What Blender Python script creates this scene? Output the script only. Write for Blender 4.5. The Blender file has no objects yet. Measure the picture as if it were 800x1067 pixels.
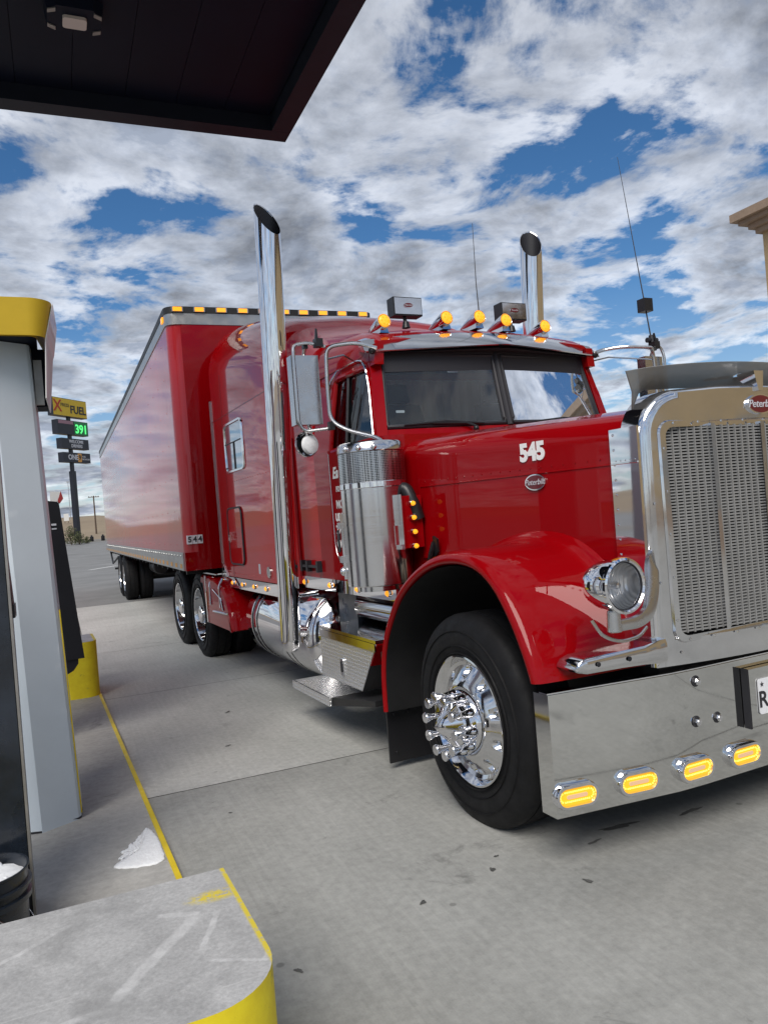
import bpy, bmesh, math, random
from mathutils import Vector, Matrix
random.seed(7)
R = math.radians
SC = bpy.context.scene
COL = SC.collection

# ------------------------------------------------------------------ helpers
def rrect(cx, cy, w, h, r, n=5):
    """rounded rectangle, counter-clockwise"""
    pts = []
    for sx, sy, a0 in ((1, 1, 0), (-1, 1, 90), (-1, -1, 180), (1, -1, 270)):
        for k in range(n + 1):
            a = R(a0 + 90 * k / n)
            pts.append((cx + sx * (w / 2 - r) + r * math.cos(a), cy + sy * (h / 2 - r) + r * math.sin(a)))
    return pts

def ellipse(cx, cy, a, b, n=28):
    return [(cx + a * math.cos(2 * math.pi * k / n), cy + b * math.sin(2 * math.pi * k / n)) for k in range(n)]

def fillet(pts, rad, n=6):
    """round the corners of an open polyline"""
    P = [Vector(p) for p in pts]
    out = [P[0]]
    for i in range(1, len(P) - 1):
        a, b, c = P[i - 1], P[i], P[i + 1]
        d1, d2 = (a - b), (c - b)
        r = min(rad, d1.length * .49, d2.length * .49)
        s, e = b + d1.normalized() * r, b + d2.normalized() * r
        for k in range(n + 1):
            t = k / n
            out.append(s * (1 - t) ** 2 + b * 2 * t * (1 - t) + e * t * t)
    out.append(P[-1])
    return out

AX = {'x': Matrix(((0, 0, 1), (1, 0, 0), (0, 1, 0))),      # polygon (u,v) -> (y,z), extruded along x
      'y': Matrix(((-1, 0, 0), (0, 0, 1), (0, 1, 0))),     # polygon (u,v) -> (-x,z), extruded along y
      'z': Matrix(((1, 0, 0), (0, 1, 0), (0, 0, 1)))}

class G:
    def __init__(s):
        s.bm = bmesh.new()
    def _f(s, vs):
        try:
            return s.bm.faces.new(vs)
        except ValueError:
            return None
    def _bevel(s, verts, bev, seg=2):
        vs = set(verts)
        es = [e for e in s.bm.edges if e.verts[0] in vs and e.verts[1] in vs and len(e.link_faces) == 2
              and e.calc_face_angle(0) > R(30)]
        bmesh.ops.bevel(s.bm, geom=es, offset=bev, segments=seg, profile=.5, affect='EDGES', clamp_overlap=True)
    def hexa(s, c, bev=0, seg=2):
        """eight corners: bottom four ccw, top four ccw"""
        v = [s.bm.verts.new(p) for p in c]
        for q in ((3, 2, 1, 0), (4, 5, 6, 7), (0, 1, 5, 4), (1, 2, 6, 5), (2, 3, 7, 6), (3, 0, 4, 7)):
            s._f([v[i] for i in q])
        if bev:
            s._bevel(v, bev, seg)
        return s
    def box(s, x0, x1, y0, y1, z0, z1, bev=0, seg=2):
        return s.hexa([(x0, y0, z0), (x1, y0, z0), (x1, y1, z0), (x0, y1, z0),
                       (x0, y0, z1), (x1, y0, z1), (x1, y1, z1), (x0, y1, z1)], bev, seg)
    def prism(s, poly, axis, a, b, bev=0, seg=2, M=None):
        """polygon extruded a..b; axis x: (y,z), y: (x,z), z: (x,y), or a matrix M (u,v,w)"""
        def mp(u, v, w):
            if M is not None: return M @ Vector((u, v, w))
            if axis == 'x': return (w, u, v)
            if axis == 'y': return (u, w, v)
            return (u, v, w)
        lo = [s.bm.verts.new(mp(u, v, a)) for u, v in poly]
        hi = [s.bm.verts.new(mp(u, v, b)) for u, v in poly]
        n = len(poly)
        s._f(lo[::-1]); s._f(hi)
        for i in range(n):
            s._f([lo[i], lo[(i + 1) % n], hi[(i + 1) % n], hi[i]])
        if bev:
            s._bevel(lo + hi, bev, seg)
        return s
    def loft(s, secs, closed=True, caps=True, loop=False):
        rows = [[s.bm.verts.new(p) for p in sec] for sec in secs]
        n = len(rows[0])
        m = len(rows)
        for i in range(m if loop else m - 1):
            A, B = rows[i], rows[(i + 1) % m]
            for j in range(n if closed else n - 1):
                s._f([A[j], A[(j + 1) % n], B[(j + 1) % n], B[j]])
        if caps and closed and not loop:
            s._f(rows[0][::-1]); s._f(rows[-1])
        return s
    def lathe(s, prof, n=32, M=None, a0=0, a1=360):
        """prof: (r, h) about local z"""
        M = M or Matrix.Identity(4)
        full = abs(a1 - a0 - 360) < 1e-6
        k = n if full else n + 1
        secs = []
        for i in range(k):
            a = R(a0 + (a1 - a0) * i / n)
            secs.append([M @ Vector((r * math.cos(a), r * math.sin(a), h)) for r, h in prof])
        s.loft(secs, closed=False, caps=False, loop=full)
        bmesh.ops.remove_doubles(s.bm, verts=s.bm.verts[:], dist=1e-6)
        return s
    def cyl(s, p0, p1, r0, r1=None, n=20, bev=0):
        p0, p1 = Vector(p0), Vector(p1)
        r1 = r0 if r1 is None else r1
        M = frame(p0, p1 - p0)
        L = (p1 - p0).length
        def ring(r, h): return [s.bm.verts.new(M @ Vector((r * math.cos(2 * math.pi * i / n), r * math.sin(2 * math.pi * i / n), h))) for i in range(n)]
        prof = [(r0, 0), (r1, L)]
        if bev:
            prof = [(r0 - bev, 0), (r0, bev), (r1, L - bev), (r1 - bev, L)]
        rows = [ring(*q) for q in prof]
        s._f(rows[0][::-1]); s._f(rows[-1])
        for A, B in zip(rows, rows[1:]):
            for j in range(n):
                s._f([A[j], A[(j + 1) % n], B[(j + 1) % n], B[j]])
        return s
    def tube(s, pts, r, n=10, closed=False, fil=0):
        if fil: pts = fillet(pts, fil)
        P = [Vector(p) for p in pts]
        m = len(P)
        secs = []
        up = None
        for i in range(m):
            if closed: d = P[(i + 1) % m] - P[i - 1]
            else: d = P[min(i + 1, m - 1)] - P[max(i - 1, 0)]
            d.normalize()
            if up is None:
                up = Vector((0, 0, 1)) if abs(d.z) < .9 else Vector((0, 1, 0))
            u = (up - d * up.dot(d)).normalized()
            up = u
            v = d.cross(u)
            rr = r[i] if isinstance(r, (list, tuple)) else r
            secs.append([P[i] + (u * math.cos(2 * math.pi * k / n) + v * math.sin(2 * math.pi * k / n)) * rr for k in range(n)])
        return s.loft(secs, closed=True, caps=True, loop=closed)
    def ball(s, c, rx, ry=None, rz=None, n=12, m=8, M=None):
        ry = ry or rx; rz = rz or rx
        c = Vector(c)
        rows = []
        for i in range(1, m):
            t = math.pi * i / m
            rows.append([c + Vector((rx * math.sin(t) * math.cos(2 * math.pi * k / n), ry * math.sin(t) * math.sin(2 * math.pi * k / n), rz * math.cos(t))) for k in range(n)])
        vr = [[s.bm.verts.new(p) for p in row] for row in rows]
        for A, B in zip(vr, vr[1:]):
            for j in range(n):
                s._f([A[j], B[j], B[(j + 1) % n], A[(j + 1) % n]])
        t, b = s.bm.verts.new(c + Vector((0, 0, rz))), s.bm.verts.new(c - Vector((0, 0, rz)))
        for j in range(n):
            s._f([t, vr[0][j], vr[0][(j + 1) % n]])
            s._f([b, vr[-1][(j + 1) % n], vr[-1][j]])
        return s
    def sheet(s, poly, z):
        s._f([s.bm.verts.new((x, y, z)) for x, y in poly])
        return s
    def rivets(s, pts, normal, r=.006):
        for p in pts:
            M = frame(Vector(p), Vector(normal))
            s.lathe_lite([(r, 0), (r * .8, r * .45), (r * .4, r * .62)], 7, M)
        return s
    def lathe_lite(s, prof, n, M):
        rows = [[s.bm.verts.new(M @ Vector((r * math.cos(2 * math.pi * k / n), r * math.sin(2 * math.pi * k / n), h))) for k in range(n)] for r, h in prof]
        for A, B in zip(rows, rows[1:]):
            for j in range(n):
                s._f([A[j], A[(j + 1) % n], B[(j + 1) % n], B[j]])
        s._f(rows[-1])
    def add_mesh(s, me, M=None):
        b2 = bmesh.new(); b2.from_mesh(me)
        if M is not None: b2.transform(M)
        t = bpy.data.meshes.new('tmp'); b2.to_mesh(t); b2.free()
        s.bm.from_mesh(t); bpy.data.meshes.remove(t)
        return s
    def xf(s, M):
        s.bm.transform(M); return s
    def flipx(s):
        g = G(); g.bm.free(); g.bm = s.bm.copy()
        g.bm.transform(Matrix.Scale(-1, 4, (1, 0, 0)))
        bmesh.ops.reverse_faces(g.bm, faces=g.bm.faces[:])
        return g
    def build(s, name, mat, parent=None, angle=32, recalc=True, keep=False):
        bm = s.bm
        if recalc: bmesh.ops.recalc_face_normals(bm, faces=bm.faces[:])
        for f in bm.faces: f.smooth = True
        for e in bm.edges:
            if len(e.link_faces) == 2 and e.calc_face_angle(0) > R(angle): e.smooth = False
        me = bpy.data.meshes.new(name)
        bm.to_mesh(me)
        if not keep: bm.free()
        o = bpy.data.objects.new(name, me)
        if mat: me.materials.append(mat)
        COL.objects.link(o)
        if parent: o.parent = parent
        return o

def frame(o, z):
    z = Vector(z).normalized()
    t = Vector((0, 0, 1)) if abs(z.z) < .9 else Vector((1, 0, 0))
    x = t.cross(z).normalized(); y = z.cross(x)
    M = Matrix((x, y, z)).transposed().to_4x4()
    M.translation = o
    return M

def axes(o, x, y):
    """matrix with local x, y given, z = x cross y"""
    x = Vector(x).normalized(); y = Vector(y).normalized(); z = x.cross(y).normalized()
    M = Matrix((x, y, z)).transposed().to_4x4(); M.translation = Vector(o)
    return M

def text_mesh(txt, size, depth=.004, shear=0., bold=0., align='CENTER', spacing=1.):
    cu = bpy.data.curves.new('t', 'FONT')
    cu.body = txt; cu.size = size; cu.extrude = depth; cu.shear = shear; cu.offset = bold
    cu.align_x = align; cu.align_y = 'CENTER'; cu.space_character = spacing
    cu.resolution_u = 3
    ob = bpy.data.objects.new('t', cu); COL.objects.link(ob)
    dg = bpy.context.evaluated_depsgraph_get()
    me = bpy.data.meshes.new_from_object(ob.evaluated_get(dg))
    bpy.data.objects.remove(ob); bpy.data.curves.remove(cu)
    return me

def lettering(items, mat, parent, name='lettering'):
    """items: (text, size, matrix, kwargs)"""
    g = G()
    for t, sz, M, kw in items:
        me = text_mesh(t, sz, **kw)
        sq = Matrix.Diagonal((kw.pop('sx', 1), 1, 1, 1)) if False else Matrix.Identity(4)
        g.add_mesh(me, M @ sq)
        bpy.data.meshes.remove(me)
    return g.build(name, mat, parent, recalc=False)

def boolean_cut(obj, cutter):
    md = obj.modifiers.new('b', 'BOOLEAN'); md.object = cutter; md.operation = 'DIFFERENCE'; md.solver = 'EXACT'
    dg = bpy.context.evaluated_depsgraph_get()
    me = bpy.data.meshes.new_from_object(obj.evaluated_get(dg))
    obj.modifiers.clear()
    old = obj.data
    me.name = old.name
    obj.data = me
    bpy.data.meshes.remove(old)
    cm = cutter.data
    bpy.data.objects.remove(cutter); bpy.data.meshes.remove(cm)

def empty(name, label, cat, loc=(0, 0, 0), rz=0, group=None):
    o = bpy.data.objects.new(name, None); COL.objects.link(o)
    o.location = loc; o.rotation_euler = (0, 0, rz)
    o.empty_display_size = .2
    return tag(o, label, cat, group)

def tag(o, label=None, cat=None, group=None, kind=None):
    if label: o['label'] = label
    if cat: o['category'] = cat
    if group: o['group'] = group
    if kind: o['kind'] = kind
    return o

def pair(name, g, mat, parent, **k):
    """near-side (negative x) part and its mirror image"""
    f = g.flipx()
    a = g.build(name, mat, parent, **k)
    b = f.build(name, mat, parent, **k)
    return a, b

# ------------------------------------------------------------------ materials
def nodes(name):
    m = bpy.data.materials.new(name); m.use_nodes = True
    nt = m.node_tree
    return m, nt, nt.nodes['Principled BSDF']

def N(nt, t, **k):
    n = nt.nodes.new(t)
    for a, b in k.items(): setattr(n, a, b)
    return n

def coords(nt, scale=(1, 1, 1), kind='Object', rot=(0, 0, 0)):
    tc = N(nt, 'ShaderNodeTexCoord'); mp = N(nt, 'ShaderNodeMapping')
    mp.inputs['Scale'].default_value = scale
    mp.inputs['Rotation'].default_value = rot
    nt.links.new(tc.outputs[kind], mp.inputs['Vector'])
    return mp.outputs['Vector']

def noise(nt, vec, scale, detail=4, rough=.6, dist=0):
    n = N(nt, 'ShaderNodeTexNoise')
    n.inputs['Scale'].default_value = scale; n.inputs['Detail'].default_value = detail
    n.inputs['Roughness'].default_value = rough; n.inputs['Distortion'].default_value = dist
    nt.links.new(vec, n.inputs['Vector'])
    return n.outputs['Fac']

def ramp(nt, fac, stops):
    r = N(nt, 'ShaderNodeValToRGB')
    e = r.color_ramp.elements
    while len(e) < len(stops): e.new(.5)
    for i, (p, c) in enumerate(stops):
        e[i].position = p
        e[i].color = (c, c, c, 1) if not isinstance(c, (tuple, list)) else (*c[:3], 1)
    nt.links.new(fac, r.inputs['Fac'])
    return r.outputs['Color']

def mixc(nt, fac, a, b, mode='MIX'):
    m = N(nt, 'ShaderNodeMix', data_type='RGBA', blend_type=mode)
    for sock, v in ((m.inputs[0], fac), (m.inputs[6], a), (m.inputs[7], b)):
        if hasattr(v, 'is_linked'): nt.links.new(v, sock)
        elif isinstance(v, (int, float)): sock.default_value = v
        else: sock.default_value = (*v[:3], 1)
    return m.outputs[2]

def math_(nt, op, a, b=0.):
    m = N(nt, 'ShaderNodeMath', operation=op)
    for i, v in enumerate((a, b)):
        if hasattr(v, 'is_linked'): nt.links.new(v, m.inputs[i])
        else: m.inputs[i].default_value = v
    return m.outputs[0]

def bump(nt, bsdf, h, strength=.3, dist=.01):
    b = N(nt, 'ShaderNodeBump')
    b.inputs['Strength'].default_value = strength; b.inputs['Distance'].default_value = dist
    nt.links.new(h, b.inputs['Height']); nt.links.new(b.outputs['Normal'], bsdf.inputs['Normal'])
    return b

def mat(name, col, rough=.5, metal=0, coat=0, var=0, vscale=6, rvar=0, bmp=0, bscale=40, emit=0, ecol=None, stretch=(1, 1, 1), spec=.5, coatr=.03):
    m, nt, b = nodes(name)
    b.inputs['Base Color'].default_value = (*col, 1)
    b.inputs['Roughness'].default_value = rough
    b.inputs['Metallic'].default_value = metal
    b.inputs['Coat Weight'].default_value = coat
    b.inputs['Coat Roughness'].default_value = coatr
    b.inputs['Specular IOR Level'].default_value = spec
    v = coords(nt, stretch)
    if var:
        f = noise(nt, v, vscale, 6, .65)
        lo = tuple(c * (1 - var) for c in col); hi = tuple(min(1, c * (1 + var)) for c in col)
        nt.links.new(ramp(nt, f, [(.3, lo), (.7, hi)]), b.inputs['Base Color'])
    if rvar:
        f = noise(nt, v, vscale * 1.7, 5, .6)
        nt.links.new(ramp(nt, f, [(.3, max(.01, rough - rvar)), (.75, min(1, rough + rvar))]), b.inputs['Roughness'])
    if bmp:
        bump(nt, b, noise(nt, v, bscale, 4, .6), bmp, .004)
    if emit:
        b.inputs['Emission Color'].default_value = (*(ecol or col), 1)
        b.inputs['Emission Strength'].default_value = emit
    return m

M_ = {}
M_['red'] = mat('red_paint', (.275, .0008, .003), .34, 0, .6, var=.04, vscale=1.5, spec=.02, coatr=.012)
M_['red'].node_tree.nodes['Principled BSDF'].inputs['Coat IOR'].default_value = 1.43
M_['red_sleeper'] = mat('red_paint_brightened', (.46, .001, .0035), .34, 0, .9, var=.04, vscale=1.5, spec=.02, coatr=.02)  # copy of the truck red, brightened because the sleeper lies in shade
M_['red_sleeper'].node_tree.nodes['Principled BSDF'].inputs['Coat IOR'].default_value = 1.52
M_['red_dark'] = mat('red_paint_inner', (.22, .002, .006), .4, 0, .5, var=.08, spec=.1)
M_['pump'] = mat('black_pump_shell', (.006, .006, .009), .55, var=.2, spec=.3)
M_['chrome'] = mat('chrome', (.80, .80, .82), .035, 1, rvar=.02, vscale=3)
M_['stainless'] = mat('stainless_steel', (.62, .62, .62), .10, 1, rvar=.05, vscale=5, var=.05)
M_['steel_soft'] = mat('satin_steel', (.55, .55, .55), .26, 1, rvar=.08, vscale=7, var=.08)
M_['bumper'] = mat('polished_bumper', (.70, .70, .68), .045, 1, rvar=.02, vscale=2, bmp=.03, bscale=2.5)
M_['alu'] = mat('polished_aluminium', (.72, .72, .73), .09, 1, rvar=.05, vscale=8, var=.05)
M_['alu_dull'] = mat('dull_aluminium', (.48, .48, .47), .38, 1, rvar=.1, vscale=4, var=.15)
M_['rubber'] = mat('tyre_rubber', (.0065, .0065, .0075), .70, 0, var=.45, vscale=9, rvar=.15, spec=.3, bmp=.15, bscale=60)
M_['black'] = mat('black_frame', (.012, .012, .013), .5, 0, var=.3, vscale=6)
M_['plastic'] = mat('black_plastic', (.011, .011, .013), .38, 0, var=.2)
M_['amber'] = mat('amber_lens', (.85, .30, .01), .25, 0, .5, emit=.75, ecol=(1., .38, .02))
M_['amber_led'] = mat('amber_led', (.9, .45, .02), .3, 0, .3, emit=.42, ecol=(1., .48, .012))
M_['led_bead'] = mat('led_bead', (.95, .75, .2), .3, 0, .2, emit=.8, ecol=(1., .70, .08))
M_['led_mid'] = mat('pale_reflector', (.75, .48, .28), .35, emit=.18)
M_['amber_off'] = mat('amber_lens_unlit', (.55, .20, .01), .2, 0, .6)
M_['white'] = mat('white_lettering', (.88, .88, .87), .5)
M_['plate'] = mat('plate_white', (.80, .81, .84), .4, var=.04)
M_['ink'] = mat('dark_lettering', (.02, .02, .025), .5)
M_['emblem'] = mat('emblem_red', (.12, .006, .012), .3, 0, .5)
M_['curtain'] = mat('grey_curtain', (.74, .77, .78), .9, var=.06, vscale=2)
M_['interior'] = mat('dark_interior', (.02, .02, .022), .7, var=.3)
M_['seat'] = mat('seat_fabric', (.05, .05, .055), .9, var=.3, bmp=.3)
M_['paper'] = mat('paper_white', (.75, .76, .76), .7)
M_['yellow'] = mat('yellow_paint', (.74, .55, .010), .5, var=.14, vscale=5, rvar=.15, bmp=.12, bscale=30)
M_['grey_metal'] = mat('grey_painted_metal', (.60, .67, .73), .42, 0, .15, var=.05, vscale=2, rvar=.08)
M_['grey_trim'] = mat('grey_trim', (.30, .29, .27), .45, .6, var=.2)
M_['white_panel'] = mat('white_panel', (.74, .74, .72), .35, 0, .3, var=.05)
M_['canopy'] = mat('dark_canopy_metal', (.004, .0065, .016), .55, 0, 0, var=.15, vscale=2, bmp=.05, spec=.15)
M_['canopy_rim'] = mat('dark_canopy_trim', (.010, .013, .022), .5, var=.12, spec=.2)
M_['navy'] = mat('dark_navy_panel', (.012, .017, .026), .35, 0, .2, var=.7, vscale=4, rvar=.15)
M_['maroon'] = mat('maroon_panel', (.035, .010, .014), .45)
M_['redtag'] = mat('red_tag', (.35, .03, .03), .5)
M_['sign_black'] = mat('sign_black', (.012, .014, .022), .4, var=.2)
M_['sign_yellow'] = mat('sign_yellow', (.62, .42, .02), .5, var=.05)
M_['sign_red'] = mat('sign_red', (.40, .03, .01), .5)
M_['sign_orange'] = mat('sign_orange', (.62, .30, .06), .5)
M_['sign_grey'] = mat('sign_grey_lettering', (.55, .56, .60), .5)
M_['sign_pink'] = mat('sign_header_strip', (.30, .16, .20), .5)
M_['led_green'] = mat('green_led', (.05, .6, .12), .5, emit=.75, ecol=(.10, .85, .22))
M_['led_dark'] = mat('green_led_panel', (.01, .10, .035), .5, emit=.05, ecol=(.05, .6, .2))
M_['lamp_glass'] = mat('lamp_diffuser', (.55, .50, .46), .35, 0, .3)
M_['led_white'] = mat('led_lens', (.90, .91, .92), .3, 0, .5, var=.12, vscale=60)
M_['foam'] = mat('soap_foam', (.88, .90, .92), .75, var=.08, vscale=30, bmp=.9, bscale=70)
M_['wood'] = mat('weathered_wood', (.10, .07, .05), .85, var=.3)

# diamond tread plate
m, nt, b = nodes('tread_plate')
b.inputs['Base Color'].default_value = (.84, .84, .84, 1); b.inputs['Metallic'].default_value = .8; b.inputs['Roughness'].default_value = .26
v = coords(nt, (1, 1, 1), rot=(0, 0, R(45)))
w1 = N(nt, 'ShaderNodeTexVoronoi'); w1.inputs['Scale'].default_value = 38; w1.inputs['Randomness'].default_value = .12
nt.links.new(v, w1.inputs['Vector'])
bump(nt, b, ramp(nt, w1.outputs['Distance'], [(.18, 1.), (.42, 0.)]), .9, .006)
M_['tread'] = m

# perforated air cleaner screen
m, nt, b = nodes('perforated_steel')
b.inputs['Metallic'].default_value = 1; b.inputs['Roughness'].default_value = .25
v = coords(nt)
w1 = N(nt, 'ShaderNodeTexVoronoi'); w1.inputs['Scale'].default_value = 95; w1.inputs['Randomness'].default_value = .05
nt.links.new(v, w1.inputs['Vector'])
nt.links.new(ramp(nt, w1.outputs['Distance'], [(.36, (.02, .02, .02)), (.50, (.55, .55, .55))]), b.inputs['Base Color'])
M_['perf'] = m

# brushed stainless (air cleaner)
m, nt, b = nodes('brushed_steel')
b.inputs['Metallic'].default_value = 1; b.inputs['Base Color'].default_value = (.66, .66, .67, 1)
v = coords(nt, (1, 1, 60))
nt.links.new(ramp(nt, noise(nt, v, 3, 3), [(.3, .10), (.7, .22)]), b.inputs['Roughness'])
M_['brushed'] = m

# trailer side: wavy glossy red skin
m, nt, b = nodes('trailer_skin')
b.inputs['Roughness'].default_value = .32; b.inputs['Coat Weight'].default_value = 1; b.inputs['Coat Roughness'].default_value = .05; b.inputs['Coat IOR'].default_value = 1.36
v = coords(nt, (1, 1, 1))
nt.links.new(ramp(nt, noise(nt, v, 1.2, 5), [(.3, (.36, .003, .008)), (.7, (.44, .004, .010))]), b.inputs['Base Color'])
v2 = coords(nt, (1, 5, .35))
bn = bump(nt, b, noise(nt, v2, 1.6, 3, .5), .22, .01)
nt.links.new(bn.outputs['Normal'], b.inputs['Coat Normal'])
M_['trailer'] = m

# glass: tinted see-through pane with a real reflection
def glass(name, tint, haze=0.):
    m = bpy.data.materials.new(name); m.use_nodes = True
    nt = m.node_tree; nt.nodes.clear()
    out = N(nt, 'ShaderNodeOutputMaterial'); mx = N(nt, 'ShaderNodeMixShader')
    t = N(nt, 'ShaderNodeBsdfTransparent'); g = N(nt, 'ShaderNodeBsdfGlossy'); fr = N(nt, 'ShaderNodeFresnel')
    t.inputs['Color'].default_value = (*tint, 1); g.inputs['Roughness'].default_value = .01
    g.inputs['Color'].default_value = (.95, .97, 1, 1)
    fr.inputs['IOR'].default_value = 1.46
    nt.links.new(fr.outputs[0], mx.inputs[0]); nt.links.new(t.outputs[0], mx.inputs[1]); nt.links.new(g.outputs[0], mx.inputs[2])
    if haze:      # pale haze painted into the pane to lighten it, like sky glare
        df = N(nt, 'ShaderNodeBsdfDiffuse'); df.inputs['Color'].default_value = (.50, .56, .56, 1)
        m2 = N(nt, 'ShaderNodeMixShader')
        f = ramp(nt, noise(nt, coords(nt), 2.2, 5, .6), [(.3, haze * .75), (.7, haze * 1.2)])
        nt.links.new(f, m2.inputs[0]); nt.links.new(mx.outputs[0], m2.inputs[1]); nt.links.new(df.outputs[0], m2.inputs[2])
        mx = m2
    nt.links.new(mx.outputs[0], out.inputs['Surface'])
    return m
M_['glass'] = glass('window_glass', (.72, .78, .78))
M_['clear'] = glass('clear_lens', (.98, .98, .98))
M_['screen'] = glass('windscreen_glass', (.70, .78, .79), .05)
M_['glass_dark'] = glass('dark_glass', (.18, .22, .24))
m, nt, b = nodes('headlamp_reflector')
b.inputs['Base Color'].default_value = (.97, .97, .98, 1); b.inputs['Metallic'].default_value = .35; b.inputs['Roughness'].default_value = .2
w1 = N(nt, 'ShaderNodeTexWave', wave_type='BANDS', bands_direction='X'); w1.inputs['Scale'].default_value = 22; w1.inputs['Distortion'].default_value = .6
nt.links.new(coords(nt), w1.inputs['Vector'])
bump(nt, b, w1.outputs['Fac'], .5, .008)
M_['headlamp'] = m

# smoked bug deflector
M_['mesh'] = mat('grille_mesh_grey', (.30, .30, .295), .42, .25, var=.1)
M_['smoke'] = mat('smoked_deflector', (.40, .38, .355), .36, .1, .3, var=.12, vscale=2, rvar=.05)

# the deflector is smoked plastic: part of the light goes straight through
_nt = M_['smoke'].node_tree
_tr = N(_nt, 'ShaderNodeBsdfTransparent'); _tr.inputs['Color'].default_value = (.62, .60, .57, 1)
_mx = N(_nt, 'ShaderNodeMixShader'); _mx.inputs[0].default_value = .38
_nt.links.new(_nt.nodes['Principled BSDF'].outputs[0], _mx.inputs[1]); _nt.links.new(_tr.outputs[0], _mx.inputs[2])
_nt.links.new(_mx.outputs[0], _nt.nodes['Material Output'].inputs['Surface'])

# concrete apron: broom finish, stains, tyre darkening
def concrete(name, lo, hi, broom=(2, 60, 2), seed=0., stain=.5):
    m, nt, b = nodes(name)
    tc = N(nt, 'ShaderNodeNewGeometry')
    def mp(scale):
        q = N(nt, 'ShaderNodeMapping'); q.inputs['Scale'].default_value = scale; q.inputs['Location'].default_value = (seed, seed * 1.7, seed)
        nt.links.new(tc.outputs['Position'], q.inputs['Vector']); return q.outputs['Vector']
    big = ramp(nt, noise(nt, mp((.35, .35, .35)), 1.6, 6, .62, .4), [(.32, lo), (.68, hi)])
    fine = ramp(nt, noise(nt, mp((1, 1, 1)), 26, 8, .75), [(.3, .80), (.7, 1.12)])
    streak = ramp(nt, noise(nt, mp(broom), 1.0, 4, .7), [(.3, .93), (.7, 1.055)])
    st = ramp(nt, noise(nt, mp((1, 1, 1)), 2.3, 8, .7, .8), [(.60, 1.), (.72, 1 - stain * .62)])
    sp = N(nt, 'ShaderNodeTexVoronoi'); sp.inputs['Scale'].default_value = 3.2
    nt.links.new(mp((1, 1, 1)), sp.inputs['Vector'])
    spots = ramp(nt, sp.outputs['Distance'], [(.035, .45), (.06, 1.)])
    c = mixc(nt, 1., big, fine, 'MULTIPLY'); c = mixc(nt, 1., c, streak, 'MULTIPLY'); c = mixc(nt, 1., c, st, 'MULTIPLY')
    c = mixc(nt, stain, c, mixc(nt, 1., c, spots, 'MULTIPLY'))
    nt.links.new(c, b.inputs['Base Color'])
    b.inputs['Roughness'].default_value = .82; b.inputs['Specular IOR Level'].default_value = .3
    h = math_(nt, 'ADD', noise(nt, mp(broom), 1., 3), math_(nt, 'MULTIPLY', noise(nt, mp((1, 1, 1)), 60, 3), .6))
    bump(nt, b, h, .35, .004)
    return m
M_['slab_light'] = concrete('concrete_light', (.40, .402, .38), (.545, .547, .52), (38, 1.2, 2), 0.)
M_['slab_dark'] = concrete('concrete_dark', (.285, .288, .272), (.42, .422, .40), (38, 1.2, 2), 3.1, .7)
M_['island'] = concrete('concrete_island', (.32, .315, .30), (.45, .445, .425), (2, 22, 2), 8.3, .6)
M_['asphalt'] = concrete('asphalt', (.20, .20, .195), (.27, .27, .265), (1, 1, 1), 1.3, .3)
M_['stain'] = mat('oil_stain', (.10, .10, .095), .7, var=.5, vscale=14)
M_['pane'] = mat('mirror_pane', (.42, .46, .50), .03, .9)
M_['joint'] = mat('joint_sealant', (.06, .058, .055), .9, var=.3, vscale=12)
M_['road_white'] = mat('road_white', (.66, .66, .64), .8, var=.12, vscale=8)

# worn grey top with yellow paint flakes on the barrier
m, nt, b = nodes('barrier_paint')
geo = N(nt, 'ShaderNodeNewGeometry'); tc = N(nt, 'ShaderNodeTexCoord')
sep = N(nt, 'ShaderNodeSeparateXYZ'); nt.links.new(geo.outputs['Normal'], sep.inputs[0])
pos = N(nt, 'ShaderNodeMapping'); nt.links.new(geo.outputs['Position'], pos.inputs['Vector'])
P = pos.outputs['Vector']
up = ramp(nt, sep.outputs['Z'], [(.955, 0.), (.992, 1.)])
greyc = mixc(nt, 1., ramp(nt, noise(nt, P, 5, 8, .68, .6), [(.3, (.36, .36, .355)), (.7, (.56, .56, .55))]),
             ramp(nt, noise(nt, P, 70, 6, .8), [(.3, .70), (.7, 1.16)]), 'MULTIPLY')
# pale scrape marks
sp2 = N(nt, 'ShaderNodeSeparateXYZ'); nt.links.new(geo.outputs['Position'], sp2.inputs[0])
wob = math_(nt, 'MULTIPLY', math_(nt, 'SUBTRACT', noise(nt, P, 7, 5, .65), .5), .035)
def scrape(a, b, w):
    dx, dy = b[0] - a[0], b[1] - a[1]; L = math.hypot(dx, dy); dx /= L; dy /= L
    px, py = math_(nt, 'SUBTRACT', sp2.outputs['X'], a[0]), math_(nt, 'SUBTRACT', sp2.outputs['Y'], a[1])
    al = math_(nt, 'ADD', math_(nt, 'MULTIPLY', px, dx), math_(nt, 'MULTIPLY', py, dy))
    ac = math_(nt, 'ABSOLUTE', math_(nt, 'ADD', wob, math_(nt, 'SUBTRACT', math_(nt, 'MULTIPLY', px, -dy), math_(nt, 'MULTIPLY', py, -dx))))
    m1 = ramp(nt, math_(nt, 'DIVIDE', ac, w * 2), [(.35, 1.), (.6, 0.)])
    m2 = ramp(nt, math_(nt, 'DIVIDE', math_(nt, 'ABSOLUTE', math_(nt, 'SUBTRACT', al, L / 2)), L), [(.42, 1.), (.5, 0.)])
    return math_(nt, 'MULTIPLY', m1, m2)
sm = scrape((.02, 1.93), (.285, 2.27), .018)
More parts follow.
